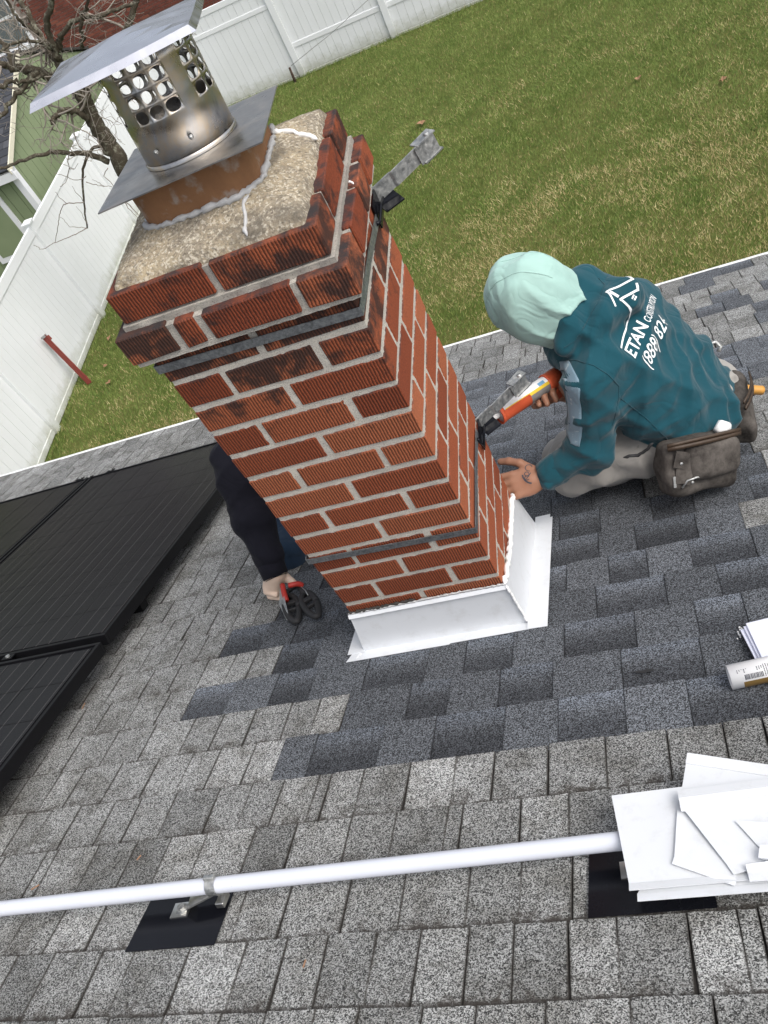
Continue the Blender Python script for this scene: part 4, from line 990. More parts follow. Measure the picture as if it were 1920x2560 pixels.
limb('branch', [(0, 215), (30, 205), (66, 200), (110, 190)], 0.03, 0.02, Y(4, -0.5, -0.2))
limb('branch', [(136, 126), (110, 110), (60, 100), (20, 120), (-20, 130)], 0.025, 0.012, Y(5, -0.1, -0.5))
limb('branch', [(95, 82), (60, 60), (30, 20), (0, -20)], 0.028, 0.014, Y(4, 0.1, 0.0))
for pix, r in (([(218, 570), (190, 585), (160, 598), (136, 608), (108, 623), (95, 618), (85, 612)], 0.007), ([(210, 506), (190, 507), (168, 509), (155, 520), (149, 538), (146, 560), (142, 585), (136, 608)], 0.008),
               ([(218, 570), (200, 568), (175, 566), (160, 550), (150, 543)], 0.005), ([(168, 509), (150, 495), (138, 480)], 0.005), ([(210, 506), (190, 480), (180, 465)], 0.005), ([(218, 560), (205, 535), (190, 515)], 0.004),
               ([(215, 440), (190, 450), (160, 440), (135, 432)], 0.006), ([(215, 455), (240, 462), (262, 466), (280, 466)], 0.006), ([(262, 466), (245, 456), (230, 450)], 0.004),
               ([(270, 420), (262, 440), (280, 460), (300, 490)], 0.007), ([(300, 490), (320, 520), (345, 545)], 0.008), ([(310, 500), (340, 530), (360, 556)], 0.008),
               ([(225, 330), (222, 350), (232, 372)], 0.005), ([(177, 383), (170, 400), (172, 420), (165, 455), (150, 466)], 0.007), ([(126, 380), (140, 400), (160, 412), (185, 422)], 0.006), ([(172, 420), (185, 422), (195, 408)], 0.005)):
    limb('twig', pix, r, r * 0.5, Y(len(pix), -0.3, -0.35), 0.004, 4)
twigs = MB()
def grow(p, d, L, r, lvl):
    pts = [p]; dd = d.normalized(); K = 5
    for i in range(K):
        dd = (dd + Vector((rng.normal(), rng.normal() * 0.6, rng.normal() + (0.05 if lvl == 0 else 0.12))) * 0.28).normalized()
        pts.append(pts[-1] + dd * L / K)
    twigs.tube(pts, [max(0.0022, r * (1 - 0.75 * i / K)) for i in range(K + 1)], 4 if r < 0.008 else 5, cap=False)
    if lvl < 3:
        for i in range(2, K + 1):
            if rng.random() < 0.62: grow(pts[i], (dd + Vector((rng.normal(), rng.normal() * 0.6, rng.normal())) * 0.9), L * rng.uniform(0.4, 0.65), r * 0.55, lvl + 1)
for P, R in branches:
    for i in range(2, len(P)):
        px, py = to_px(P[i])
        if R[i] > 0.10 or py > 380: continue
        if rng.random() < (0.24 if R[i] > 0.012 else 0.0):
            d = (P[i] - P[i - 1]).normalized(); s_ = Vector((rng.normal(), rng.normal() * 0.5, rng.normal()))
            grow(P[i], d * 0.35 + s_, rng.uniform(0.35, 0.85), min(0.018, R[i] * 0.45), 0)
o = twigs.build('fine_twigs', M['twig'], tree, smooth=True, recalc=False); o['kind'] = 'stuff'

# ------------------------------------------------------------------ soft bodies: smooth union of tapered limbs, meshed with surface nets
def sd_cap(P, a, b, ra, rb):
    a, b = np.array(a, float), np.array(b, float); ab = b - a; L2 = ab @ ab + 1e-12
    t = np.clip(((P - a) @ ab) / L2, 0, 1); return np.linalg.norm(P - (a + t[..., None] * ab), axis=-1) - (ra + (rb - ra) * t)
def sd_ell(P, c, R, rad):
    q = (P - np.array(c, float)) @ np.array(R, float).T; rad = np.array(rad, float)
    k0 = np.linalg.norm(q / rad, axis=-1); k1 = np.linalg.norm(q / (rad * rad), axis=-1) + 1e-9
    return k0 * (k0 - 1) / k1
def smin(a, b, k):
    h_ = np.clip(0.5 + 0.5 * (b - a) / k, 0, 1); return b + (a - b) * h_ - k * h_ * (1 - h_)
def nets(fn, lo, hi, step):
    lo, hi = np.array(lo, float), np.array(hi, float); n_ = np.ceil((hi - lo) / step).astype(int) + 1
    ax_ = [lo[i] + step * np.arange(n_[i]) for i in range(3)]
    P = np.stack(np.meshgrid(*ax_, indexing='ij'), -1); V = fn(P)
    cnt = np.zeros(tuple(n_ - 1)); acc = np.zeros(tuple(n_ - 1) + (3,))
    cr = [(i, j, k_) for i in (0, 1) for j in (0, 1) for k_ in (0, 1)]
    sl = lambda o: tuple(slice(o[i], n_[i] - 1 + o[i]) for i in range(3))
    for a in cr:
        for i in range(3):
            if a[i] == 0:
                b = list(a); b[i] = 1; va, vb = V[sl(a)], V[sl(b)]; m_ = (va < 0) != (vb < 0)
                t = np.where(m_, va / np.where(m_, va - vb, 1), 0); off_ = np.array(a, float)
                pt = np.broadcast_to(off_, acc.shape).copy(); pt[..., i] += t
                acc += np.where(m_[..., None], pt, 0); cnt += m_
    act = cnt > 0; idx = -np.ones(cnt.shape, int); idx[act] = np.arange(act.sum())
    cells = np.argwhere(act); verts = lo + step * (cells + acc[act] / cnt[act][:, None])
    faces = []
    ins = V < 0
    for i in range(3):
        j, k_ = (i + 1) % 3, (i + 2) % 3
        s0 = [slice(None)] * 3; s1 = [slice(None)] * 3; s0[i] = slice(0, -1); s1[i] = slice(1, None)
        e = np.argwhere(ins[tuple(s0)] != ins[tuple(s1)])
        e = e[(e[:, j] > 0) & (e[:, k_] > 0) & (e[:, j] < n_[j] - 1) & (e[:, k_] < n_[k_] - 1)]
        flip = ins[tuple(s0)][tuple(e.T)]
        c = [e.copy() for _ in range(4)]
        c[0][:, j] -= 1; c[0][:, k_] -= 1; c[1][:, k_] -= 1; c[3][:, j] -= 1
        q = np.stack([idx[tuple(x.T)] for x in c], 1); q[~flip] = q[~flip][:, ::-1]
        faces.append(q[(q >= 0).all(1)])
    return verts, np.concatenate(faces)
def union(prims, k):
    def fn(P):
        d = None
        for p in prims:
            kk_ = k
            if p[0] == 'c': v = sd_cap(P, *p[1:5]); kk_ = p[5] if len(p) > 5 else k
            else: v = sd_ell(P, *p[1:4]); kk_ = p[4] if len(p) > 4 else k
            d = v if d is None else smin(d, v, kk_)
        return d
    return fn
def bounds(prims, pad=0.04):
    A = []
    for p in prims:
        if p[0] == 'c': A += [np.array(p[1]) - p[3], np.array(p[1]) + p[3], np.array(p[2]) - p[4], np.array(p[2]) + p[4]]
        else: A += [np.array(p[1]) - max(p[3]), np.array(p[1]) + max(p[3])]
    A = np.array(A); return A.min(0) - pad, A.max(0) + pad
def blob(name, prims, k, step, mat, parent, post=None):
    f0 = union(prims, k); fn = (lambda P: post(P, f0(P))) if post else f0
    v, f = nets(fn, *bounds(prims), step); return join_mesh_np(name, v, f, mat, parent)
E3 = np.eye(3)
def frame_from(z, x):                                         # rows = local axes
    z = Vector(z).normalized(); x = Vector(x); x = (x - z * x.dot(z)).normalized(); y = z.cross(x); return np.array([x, y, z])
def folds(P, dirs, seed=0):
    w_ = np.zeros(P.shape[:-1])
    for i, (d, f, a) in enumerate(dirs):
        d = np.array(d, float); d /= np.linalg.norm(d); o_ = np.cross(d, [0.3, 0.5, 0.8]); s_ = P @ d
        w_ += a * np.sin(s_ * f + 1.7 * np.sin((P @ o_) * f * 0.37 + i * 2.1 + seed) + i)
    return w_

def creases(P, dirs, seed=0):
    w_ = np.zeros(P.shape[:-1])
    for i, (d, f, a) in enumerate(dirs):
        d = np.array(d, float); d /= np.linalg.norm(d); o_ = np.cross(d, [0.31, 0.52, 0.79]); o2_ = np.cross(d, o_)
        ph = (P @ d) * f + 1.9 * np.sin((P @ o_) * f * 0.33 + i * 2.1 + seed) + 1.2 * np.sin((P @ o2_) * f * 0.45 + seed * 2)
        m_ = np.clip(0.5 + 0.7 * np.sin((P @ o_) * f * 0.21 + (P @ d) * f * 0.13 + i + seed), 0, 1)
        w_ -= a * m_ * (1 - np.abs(np.sin(ph))) ** 2
    return w_
def cloth(name, c1, c2, rough=0.9, weave=900, stain=None):
    n = NT(name, rough, 0, 0.2); n.b.inputs['Sheen Weight'].default_value = 0.03 if 'navy' in name else 0.18
    c = n.mix(n.noise(9, 5), c1, c2)
    if stain: c = n.mix(n.rampf(n.noise(stain[0], 6, 0.7), [(stain[1], 0), (stain[1] + 0.06, 0.9)]), c, stain[2])
    wr_ = n.noise(10, 2, 0.45, dist=1.0); wr2 = n.math('ABSOLUTE', n.math('SUBTRACT', wr_, 0.5)); n.color(n.mix(n.rampf(wr2, [(0.0, 0.12), (0.04, 0.0)]), c, n.mix(1.0, c, (0.6, 0.6, 0.6), 'MULTIPLY')))
    n.bump(n.math('ADD', n.math('MULTIPLY', n.rampf(wr2, [(0.0, 0.0), (0.10, 1.0)]), 1.0), n.math('MULTIPLY', n.noise(weave, 2), 0.12)), 0.28, 0.005); return n.mat
M['teal'] = cloth('teal_fleece', (0.004, 0.046, 0.064), (0.008, 0.066, 0.088))
M['mint'] = cloth('mint_cotton', (0.30, 0.475, 0.43), (0.36, 0.53, 0.48))
M['sweat'] = cloth('grey_marl', (0.26, 0.245, 0.225), (0.34, 0.325, 0.30), stain=(26, 0.66, (0.16, 0.145, 0.13)))
M['paintpatch'] = cloth('dried_paint', (0.11, 0.19, 0.25), (0.20, 0.29, 0.35), 0.6, 300, stain=(40, 0.58, (0.34, 0.42, 0.46)))
def skinmat(name, a, b):
    n = NT(name, 0.5); n.color(n.mix(n.noise(45, 5), a, b)); n.b.inputs['Subsurface Weight'].default_value = 0.06; n.b.inputs['Subsurface Radius'].default_value = (0.01, 0.004, 0.002); n.bump(n.noise(400, 3), 0.2, 0.0008); return n.mat
M['skin1'] = skinmat('tan_skin', (0.25, 0.115, 0.068), (0.34, 0.17, 0.105))
M['skin2'] = skinmat('dusty_pale_skin', (0.60, 0.43, 0.33), (0.70, 0.57, 0.46))
n = NT('worn_suede', 0.9, 0, 0.2); l = n.noise(16, 6, 0.7); c = n.mix(n.rampf(l, [(0.35, 0), (0.7, 1)]), (0.026, 0.0225, 0.020), (0.125, 0.112, 0.100)); n.color(c); n.bump(n.noise(150, 4), 0.5, 0.002); M['suede'] = n.mat
M['leather'] = simple('brown_leather_binding', (0.045, 0.027, 0.015), 0.6, var=0.3, nscale=60, bump=0.3)
M['print'] = simple('white_screen_print', (0.80, 0.82, 0.82), 0.6, var=0.05)

def hand(prims_out, wrist, fwd, up, side_thumb, curl, size=1.0, spread=0.10, thumb_curl=0.5):
    """wrist position, direction of the fingers, back-of-hand normal; curl: bend per joint of the four fingers."""
    fwd = Vector(fwd).normalized(); up = Vector(up); up = (up - fwd * up.dot(fwd)).normalized(); lat = fwd.cross(up) * side_thumb
    w_ = Vector(wrist); s = size
    prims_out.append(('e', w_ + fwd * 0.045 * s, frame_from(up, fwd), (0.050 * s, 0.039 * s, 0.0155 * s), 0.012))
    prims_out.append(('c', w_ - fwd * 0.03 * s, w_ + fwd * 0.03 * s, 0.025 * s, 0.024 * s, 0.015))
    lens = (0.042, 0.047, 0.044, 0.034)
    for i in range(4):
        o_ = (1.5 - i) * 0.0195 * s; p = w_ + fwd * (0.083 - abs(i - 1.2) * 0.005) * s + lat * o_ + up * 0.002; d = (fwd + lat * (1.5 - i) * spread).normalized(); r = (0.0098, 0.0102, 0.0098, 0.0086)[i] * s
        prims_out.append(('c', w_ + fwd * 0.035 * s + lat * o_ * 0.7, p, 0.0115 * s, r, 0.010))
        a_ = 0
        for j, f in enumerate((1.0, 0.62, 0.5)):
            a_ += curl[i] if isinstance(curl, (list, tuple)) else curl
            dd = d * math.cos(a_) - up * math.sin(a_); q = p + dd * lens[i] * f * s
            prims_out.append(('c', p, q, r * (1 - 0.07 * j), r * (0.92 - 0.07 * j), 0.0035)); p = q
    p = w_ + fwd * 0.022 * s + lat * 0.026 * s; d = (fwd * 0.72 + lat * 0.72 - up * 0.15).normalized()
    for j, (L, r) in enumerate(((0.040, 0.0125), (0.032, 0.0110), (0.025, 0.0100))):
        q = p + d * L * s; prims_out.append(('c', p, q, r * s, r * 0.9 * s, 0.006)); p = q; d = (d * math.cos(thumb_curl) + (fwd * 0.8 - lat * 0.6 - up * 0.5).normalized() * math.sin(thumb_curl)).normalized()

# ------------------------------------------------------------------ worker in the teal hoodie
J = dict(head=at(1326, 752, 0.66), neck=at(1445, 815, 0.67), lsh=at(1482, 945, 0.505), rsh=at(1590, 765, 0.83), lel=at(1478, 1122, 0.455), lwr=at(1362, 1190, 0.435),
         lhip=at(1700, 1085, 0.53), rhip=at(1770, 985, 0.74), lkn=at(1435, 1172, 0.545), rkn=at(1425, 1138, 0.73), chest=at(1545, 900, 0.66))
J['rel'] = Vector((0.50, 0.80, -0.98)); J['rwr'] = at(1440, 968, 0.64)
w1 = empty('person', roof(0.6, 0.62, 0), 'kneeling worker in a teal hoodie with a mint hood, beside the chimney', 'person')
v3 = lambda a: np.array(a)
sp0 = (J['lhip'] + J['rhip']) / 2; sp1 = (J['lsh'] + J['rsh']) / 2
tor = [('c', v3(J['lhip'] + (J['rhip'] - J['lhip']) * 0.12), v3(J['lsh'] + (J['rsh'] - J['lsh']) * 0.20), 0.110, 0.096, 0.08),
       ('c', v3(J['rhip'] - (J['rhip'] - J['lhip']) * 0.05), v3(J['rsh'] - (J['rsh'] - J['lsh']) * 0.14), 0.095, 0.100, 0.08),
       ('c', v3(sp0), v3(sp1 + (sp0 - sp1) * 0.10), 0.112, 0.112, 0.08),
       ('c', v3(sp1), v3(J['neck']), 0.10, 0.075, 0.06)]
slv = [('c', v3(J['lsh']), v3(J['lel']), 0.077, 0.064, 0.045), ('c', v3(J['lel']), v3(J['lwr'] + (J['lel'] - J['lwr']) * 0.12), 0.062, 0.040, 0.02),
       ('c', v3(J['rsh']), v3(J['rel']), 0.074, 0.062, 0.04), ('c', v3(J['rel']), v3(J['rwr']), 0.058, 0.042, 0.03)]
# the folded back hood and collar round the neck
nk = J['neck']; nd_ = (J['head'] - sp1).normalized(); e1 = nd_.cross(Vector((0, 1, 0))).normalized(); e2 = nd_.cross(e1)
col_ = []
for i in range(12):
    a0, a1 = 2 * math.pi * i / 12, 2 * math.pi * (i + 1) / 12
    f_ = lambda a: nk + nd_ * 0.012 + (e1 * math.cos(a) * 0.085 + e2 * math.sin(a) * 0.10)
    col_.append(('c', v3(f_(a0)), v3(f_(a1)), 0.034, 0.034, 0.03))
back = (Vector((1, 0, 0)) - nd_ * nd_.x).normalized()
col_.append(('c', v3(nk + back * 0.09 - e2 * 0.07 + nd_ * 0.0), v3(nk + back * 0.15 - nd_ * 0.05 + Vector((0, 0.0, 0))), 0.040, 0.034, 0.04))
col_.append(('c', v3(nk + back * 0.09 + e2 * 0.07 + nd_ * 0.0), v3(nk + back * 0.15 - nd_ * 0.05), 0.040, 0.034, 0.04))
ta_ = v3(J['lel'] - J['lsh']); fa_ = v3(J['lwr'] - J['lel']); ts_ = v3(sp1 - sp0)
def hood_folds(P, d):
    el = np.exp(-((np.linalg.norm(P - v3(J['lel']), axis=-1)) / 0.11) ** 2)
    wr = np.exp(-((np.linalg.norm(P - v3(J['lwr']), axis=-1)) / 0.09) ** 2)
    hipz = np.exp(-((P - v3(sp0)) @ (ts_ / np.linalg.norm(ts_)) / 0.24) ** 2)
    d = d + el * folds(P, [(ta_, 130, 0.0042), (ta_ + fa_, 90, 0.003)]) + wr * folds(P, [(fa_, 190, 0.0030)]) + hipz * folds(P, [(np.array([0.75, 0.45, -0.45]), 62, 0.0055), (np.array([0.9, 0.1, 0.1]), 95, 0.0032)], 1.3)
    d = d + hipz * creases(P, [(np.array([0.72, 0.5, -0.45]), 34, 0.013), (np.array([0.9, -0.2, -0.2]), 27, 0.010)], 0.7) + el * creases(P, [(ta_, 48, 0.010), (ta_ + fa_, 40, 0.009)], 0.2) + wr * creases(P, [(fa_, 75, 0.006)], 1.0)
    return d + creases(P, [((0.5, 0.6, 0.5), 24, 0.011), ((0.8, -0.4, -0.5), 21, 0.011), ((0.1, 0.4, 0.9), 28, 0.009), ((0.6, 0.1, -0.8), 44, 0.006)], 1.7) + 0.009
col_ += [('c', v3(at(1462, 700, 0.74)), v3(at(1425, 800, 0.60)), 0.050, 0.046, 0.016), ('c', v3(at(1425, 800, 0.60)), v3(at(1412, 868, 0.545)), 0.044, 0.034, 0.016), ('c', v3(at(1505, 715, 0.76)), v3(at(1462, 815, 0.62)), 0.042, 0.034, 0.010)]
hoodie = blob('hoodie', tor + slv + col_, 0.05, 0.0068, M['teal'], w1, hood_folds)
# cuff
cf = (J['lwr'] - J['lel']).normalized()
MB().tube([J['lwr'] - cf * 0.055, J['lwr'] - cf * 0.045, J['lwr'] - cf * 0.012, J['lwr'] + cf * 0.004, J['lwr'] + cf * 0.002], [0.042, 0.046, 0.043, 0.040, 0.032], 20).build('cuff', M['teal'], w1, smooth=True)
# mint hood over the head, open towards the face
face = Vector((-0.80, 0.18, -0.55)).normalized(); hup = (nd_ - face * nd_.dot(face)).normalized(); hc_ = J['head']
R_h = frame_from(hup, face)
hoodp = [('e', v3(hc_), R_h, (0.108, 0.103, 0.128), 0.03), ('e', v3(hc_ - face * 0.035 + hup * 0.028), R_h, (0.090, 0.090, 0.104), 0.03), ('c', v3(hc_ - hup * 0.06 - face * 0.01), v3(nk + nd_ * 0.03), 0.088, 0.070, 0.05)]
def hood_post(P, d):
    q = (P - v3(hc_)); t = q @ v3(face); u = q @ v3(hup)
    lat_ = q @ np.cross(v3(hup), v3(face))
    d = d + folds(P, [(v3(hup) * 0.5 + v3(face) * 0.6 + np.array([0, 0.6, 0]), 70, 0.0034), (v3(face), 50, 0.0025), (np.array([0.2, 1, 0.3]), 110, 0.0016)], 2.2) - 0.004 * np.exp(-(lat_ / 0.006) ** 2) * 0.5
    low = np.clip((0.02 - u) / 0.12, 0, 1)
    d = d + (0.25 + low) * creases(P, [(np.cross(v3(hup), v3(face)) + 0.5 * v3(face), 50, 0.012), (v3(face) - 0.3 * v3(hup), 40, 0.009), (np.cross(v3(hup), v3(face)) - 0.7 * v3(face), 74, 0.005)], 0.9) + 0.004
    op = sd_ell(P, v3(hc_ + face * 0.125 - hup * 0.02), R_h, (0.085, 0.070, 0.092))
    return np.maximum(d, -op)
hood_o = blob('hood', hoodp, 0.03, 0.005, M['mint'], w1, hood_post)
bvm = BVHTree.FromPolygons([tuple(v.co + ORG[w1]) for v in hood_o.data.vertices], [tuple(p.vertices) for p in hood_o.data.polygons])
lat_h = hup.cross(face)
for off_ in (-0.030, 0.030):
    q_ = []
    for a_ in np.linspace(0.5, 2.9, 22):
        dr = (face * math.cos(a_) + hup * math.sin(a_)).normalized(); h_ = bvm.ray_cast(hc_ + lat_h * off_ + dr * 0.3, -dr)
        if h_[0] is not None: q_.append(h_[0] + h_[1] * 0.0002)
    if len(q_) > 4: MB().tube(smooth_path(q_, 2), 0.0014, 6).build('seam', M['mint'], hood_o, smooth=True)
# body: face and hands show, the rest sits inside the clothes
lat = hup.cross(face)
bp = [('e', v3(hc_ + face * 0.012), R_h, (0.088, 0.072, 0.108), 0.02), ('c', v3(hc_ + face * 0.085 - hup * 0.015), v3(hc_ + face * 0.102 - hup * 0.035), 0.010, 0.014, 0.012), ('e', v3(hc_ + face * 0.055 - hup * 0.075), R_h, (0.045, 0.045, 0.04), 0.03),
      ('c', v3(hc_ + face * 0.078 + hup * 0.018 + lat * 0.035), v3(hc_ + face * 0.078 + hup * 0.018 - lat * 0.035), 0.011, 0.011, 0.012), ('c', v3(hc_ + face * 0.085 - hup * 0.062 + lat * 0.018), v3(hc_ + face * 0.085 - hup * 0.062 - lat * 0.018), 0.009, 0.009, 0.008),
      ('c', v3(hc_ - hup * 0.07), v3(nk), 0.058, 0.062, 0.03)]
for p in tor: bp.append(('c', p[1], p[2], p[3] - 0.03, p[4] - 0.03, 0.05))
for p in slv: bp.append(('c', p[1], p[2], p[3] - 0.022, p[4] - 0.018, 0.03))
v_, f_ = nets(union(bp, 0.03), *bounds(bp), 0.011)
lh = []; hand(lh, J['lwr'] + cf * 0.004, Vector((-0.93, -0.10, 0.02)), Vector((0.30, -0.50, 0.78)), 1, (0.16, 0.14, 0.16, 0.20), 1.06, 0.07, 0.3)
v2, f2 = nets(union(lh, 0.006), *bounds(lh, 0.02), 0.0030)
gun_t = (at(1207, 1063, 0.44)); gun_b = at(1392, 942, 0.60); gx_ = (gun_b - gun_t).normalized()
rh = []; hand(rh, at(1420, 985, 0.63), (at(1383, 968, 0.60) - at(1420, 985, 0.63)), Vector((0.1, 0.75, -0.35)), 1, (0.42, 0.5, 0.55, 0.6), 0.98, 0.06, 0.5)
v4, f4 = nets(union(rh, 0.005), *bounds(rh, 0.02), 0.0030)
V_ = np.concatenate([v_, v2, v4]); F_ = np.concatenate([f_, f2 + len(v_), f4 + len(v_) + len(v2)])
body1 = join_mesh_np('body', V_, F_, M['skin1'], w1)
for sg_ in (-1, 1): MB().lathe(hc_ + face * 0.083 + hup * 0.002 + lat * 0.030 * sg_, face, [(0.009, 0), (0.006, 0.004), (0, 0.005)], 10).build('eye', M['ink'], body1, smooth=True)
# trousers
foot_l, foot_r = roof(0.76, 0.70, 0.05), roof(0.78, 0.90, 0.05)
ank_l, ank_r = roof(0.62, 0.66, 0.055), roof(0.64, 0.88, 0.055)
kl, kr = J['lkn'], J['rkn']; gl, gr = roof(kl.x + 0.02, (kl.y + 0.015) / CS + 0.05, 0.062), roof(kr.x + 0.02, (kr.y + 0.015) / CS + 0.02, 0.062)
trp = [('c', v3(J['lhip'] - Vector((0.03, -0.02, 0.03))), v3(kl), 0.088, 0.074, 0.05), ('c', v3(J['rhip'] - Vector((0, 0, 0.02))), v3(kr), 0.09, 0.074, 0.05), ('c', v3(J['lhip'] + Vector((-0.01, 0.03, 0))), v3(J['rhip']), 0.09, 0.09, 0.06),
       ('c', v3(kl), v3(gl), 0.074, 0.064, 0.03), ('c', v3(kr), v3(gr), 0.074, 0.064, 0.03), ('c', v3(gl), v3(ank_l), 0.064, 0.052, 0.02), ('c', v3(gr), v3(ank_r), 0.064, 0.052, 0.02)]
blob('trousers', trp, 0.03, 0.008, M['sweat'], w1, lambda P, d: d + folds(P, [((0.8, 0.2, 0.5), 60, 0.004), ((0.4, -0.5, 0.8), 95, 0.003), ((1, 0, 0), 42, 0.003)], 0.9) + creases(P, [((0.6, -0.5, 0.6), 36, 0.012), ((0.9, 0.3, 0.2), 30, 0.010), ((0.2, 0.7, 0.7), 44, 0.008)], 2.4) + 0.004)
for a_, b_ in ((ank_l, foot_l), (ank_r, foot_r)):
    d_ = (b_ - a_).normalized(); blob('boot', [('c', v3(a_ + RX * 0.01), v3(a_ + RX * 0.05), 0.05, 0.045, 0.02), ('c', v3(a_ + RX * 0.03 - RN * 0.005), v3(a_ + RX * 0.15 - RN * 0.012), 0.042, 0.034, 0.02)], 0.02, 0.008, M['suede'], w1)
bead('drawstring', [at(1560, 1143, 0.415), at(1590, 1140, 0.41), at(1612, 1128, 0.41), at(1632, 1108, 0.41)], 0.0045, M['blackrubber'], w1, 0.1)
# seams
M['seam'] = cloth('teal_seam', (0.004, 0.040, 0.056), (0.006, 0.054, 0.073))
# dried paint on the sleeve: patches of the sleeve surface lifted off by a hair
bv = BVHTree.FromPolygons([tuple(v.co + ORG[w1]) for v in hoodie.data.vertices], [tuple(p.vertices) for p in hoodie.data.polygons])
def drape(px, py, lift=0.0015):
    d = ray(px, py).normalized(); h_ = bv.ray_cast(CAM_C, d)
    return (h_[0] + h_[1] * lift, h_[1]) if h_[0] is not None else (None, None)
for sp in ([(1392, 902), (1415, 899), (1438, 900), (1484, 914), (1521, 937), (1547, 965), (1546, 998), (1537, 1044), (1528, 1070)], [(1547, 993), (1580, 1018), (1614, 1044), (1650, 1080), (1676, 1105)], [(1410, 870), (1440, 850), (1470, 800), (1500, 745), (1512, 712), (1490, 690)]):
    q_ = []
    for a, b in zip(sp[:-1], sp[1:]):
        for t in np.linspace(0, 1, 5)[:-1]:
            p, _ = drape(a[0] + (b[0] - a[0]) * t, a[1] + (b[1] - a[1]) * t, 0.0004)
            if p is not None and (not q_ or (p - q_[-1]).length < 0.06): q_.append(p)
    if len(q_) > 3: MB().tube(smooth_path(q_, 2), 0.0013, 6).build('seam', M['seam'], hoodie, smooth=True)
edgeL = [(1392, 905), (1386, 925), (1393, 945), (1402, 962), (1405, 985), (1408, 1010), (1411, 1035), (1409, 1060), (1413, 1085), (1425, 1108), (1442, 1116)]
edgeR = [(1424, 901), (1436, 925), (1447, 950), (1452, 975), (1451, 1000), (1455, 1020), (1452, 1045), (1456, 1070), (1453, 1092), (1451, 1106), (1450, 1117)]
mb = MB(); NU = 9; idx_ = {}
for i, (a, b) in enumerate(zip(edgeL, edgeR)):
    for j in range(NU):
        t = j / (NU - 1); p, _ = drape(a[0] + (b[0] - a[0]) * t + rng.uniform(-2.5, 2.5) * (j in (0, NU - 1)), a[1] + (b[1] - a[1]) * t, 0.002)
        if p is not None: idx_[(i, j)] = len(mb.v); mb.v.append(p)
for i in range(len(edgeL) - 1):
    for j in range(NU - 1):
        q = [idx_.get(k_) for k_ in ((i, j), (i + 1, j), (i + 1, j + 1), (i, j + 1))]
        if None in q: continue
        if max((mb.v[q[a]] - mb.v[q[b]]).length for a in range(4) for b in range(4)) < 0.06: mb.f.append(q); mb.m.append(0)
pp = mb.build('paint_stain', M['paintpatch'], w1, smooth=True); pp.modifiers.new('t', 'SOLIDIFY').thickness = 0.0015
# screen print across the shoulder blades
O3, N3 = drape(1586, 896); U3, _ = drape(1623, 812)
if O3 is None or U3 is None: O3, U3 = sp1, sp1 + Vector((0, 0.1, 0)); N3 = Vector((0.6, -0.5, 0.6))
ur = (U3 - O3); el_ = ur.length; ur.normalize()
mid, nmid = drape(1620, 860); nn_ = (nmid if nmid is not None else N3); nn_ = (nn_ - ur * nn_.dot(ur)).normalized(); vr = nn_.cross(ur)
if vr.dot(sp1 - sp0) < 0: vr = -vr
caph = el_ * 0.30
def project(mesh_pts_faces, name):
    pts, fcs = mesh_pts_faces; mb = MB(); keep = {}
    for i, (u, v) in enumerate(pts):
        o_ = O3 + ur * (u * el_) + vr * (v * caph) + nn_ * 0.15; h_ = bv.ray_cast(o_, -nn_)
        if h_[0] is not None and h_[3] < 0.42: keep[i] = len(mb.v); mb.v.append(h_[0] + h_[1] * 0.0016)
    for f in fcs:
        if all(i in keep for i in f):
            q = [keep[i] for i in f]
            if max((mb.v[a] - mb.v[b]).length for a in q for b in q) < 0.05: mb.f.append(q); mb.m.append(0)
    if mb.f: mb.build(name, M['print'], hoodie, recalc=False, smooth=True)
def text_pts(txt, u0, u1, v0, hgt_, shear=0.15, bold=0.018):
    cu = bpy.data.curves.new('t', 'FONT'); cu.body = txt; cu.shear = shear; cu.offset = bold; cu.resolution_u = 3
    to = bpy.data.objects.new('t', cu); COL.objects.link(to); dg = bpy.context.evaluated_depsgraph_get(); dg.update()
    me = bpy.data.meshes.new_from_object(to.evaluated_get(dg)); bpy.data.objects.remove(to)
    bm = bmesh.new(); bm.from_mesh(me); bmesh.ops.triangulate(bm, faces=bm.faces[:])
    for _ in range(2):
        xs_ = [v.co.x for v in bm.verts]; wd = max(xs_) - min(xs_)
        lg = [e for e in bm.edges if e.calc_length() > wd / 22]
        if lg: bmesh.ops.subdivide_edges(bm, edges=lg, cuts=1); bmesh.ops.triangulate(bm, faces=bm.faces[:])
    xs_ = [v.co.x for v in bm.verts]; x0_, x1_ = min(xs_), max(xs_)
    bm.verts.ensure_lookup_table()
    pts = [(u0 + (u1 - u0) * (v.co.x - x0_) / (x1_ - x0_), v0 + hgt_ * v.co.y / 0.70) for v in bm.verts]; fcs = [tuple(v.index for v in f.verts) for f in bm.faces]
    bm.free(); return pts, fcs
def stroke_pts(poly, w_, asp=0.30):
    pts, fcs = [], []
    for (a, b) in zip(poly[:-1], poly[1:]):
        A, B = Vector((a[0], a[1] * asp)), Vector((b[0], b[1] * asp)); d = (B - A).normalized(); nrm_ = Vector((-d.y, d.x)) * w_; A = A - d * w_ * 0.9; B = B + d * w_ * 0.9
        K = max(2, int((B - A).length / 0.08)); s0 = len(pts)
        for i in range(K + 1):
            c_ = A.lerp(B, i / K)
            for s_ in (-1, 1): q = c_ + nrm_ * s_; pts.append((q.x, q.y / asp))
        fcs += [(s0 + 2 * i, s0 + 2 * i + 1, s0 + 2 * i + 3, s0 + 2 * i + 2) for i in range(K)]
    return pts, fcs
project(text_pts('ETAN', 0, 1.0, 0, 1.0), 'lettering')
project(text_pts('CONSTRUCTION', 1.06, 2.25, 0, 0.62, 0.15, 0.004), 'lettering')
project(text_pts('(888) 824-', 0.08, 1.66, -1.45, 1.0, 0.15, 0.006), 'lettering')
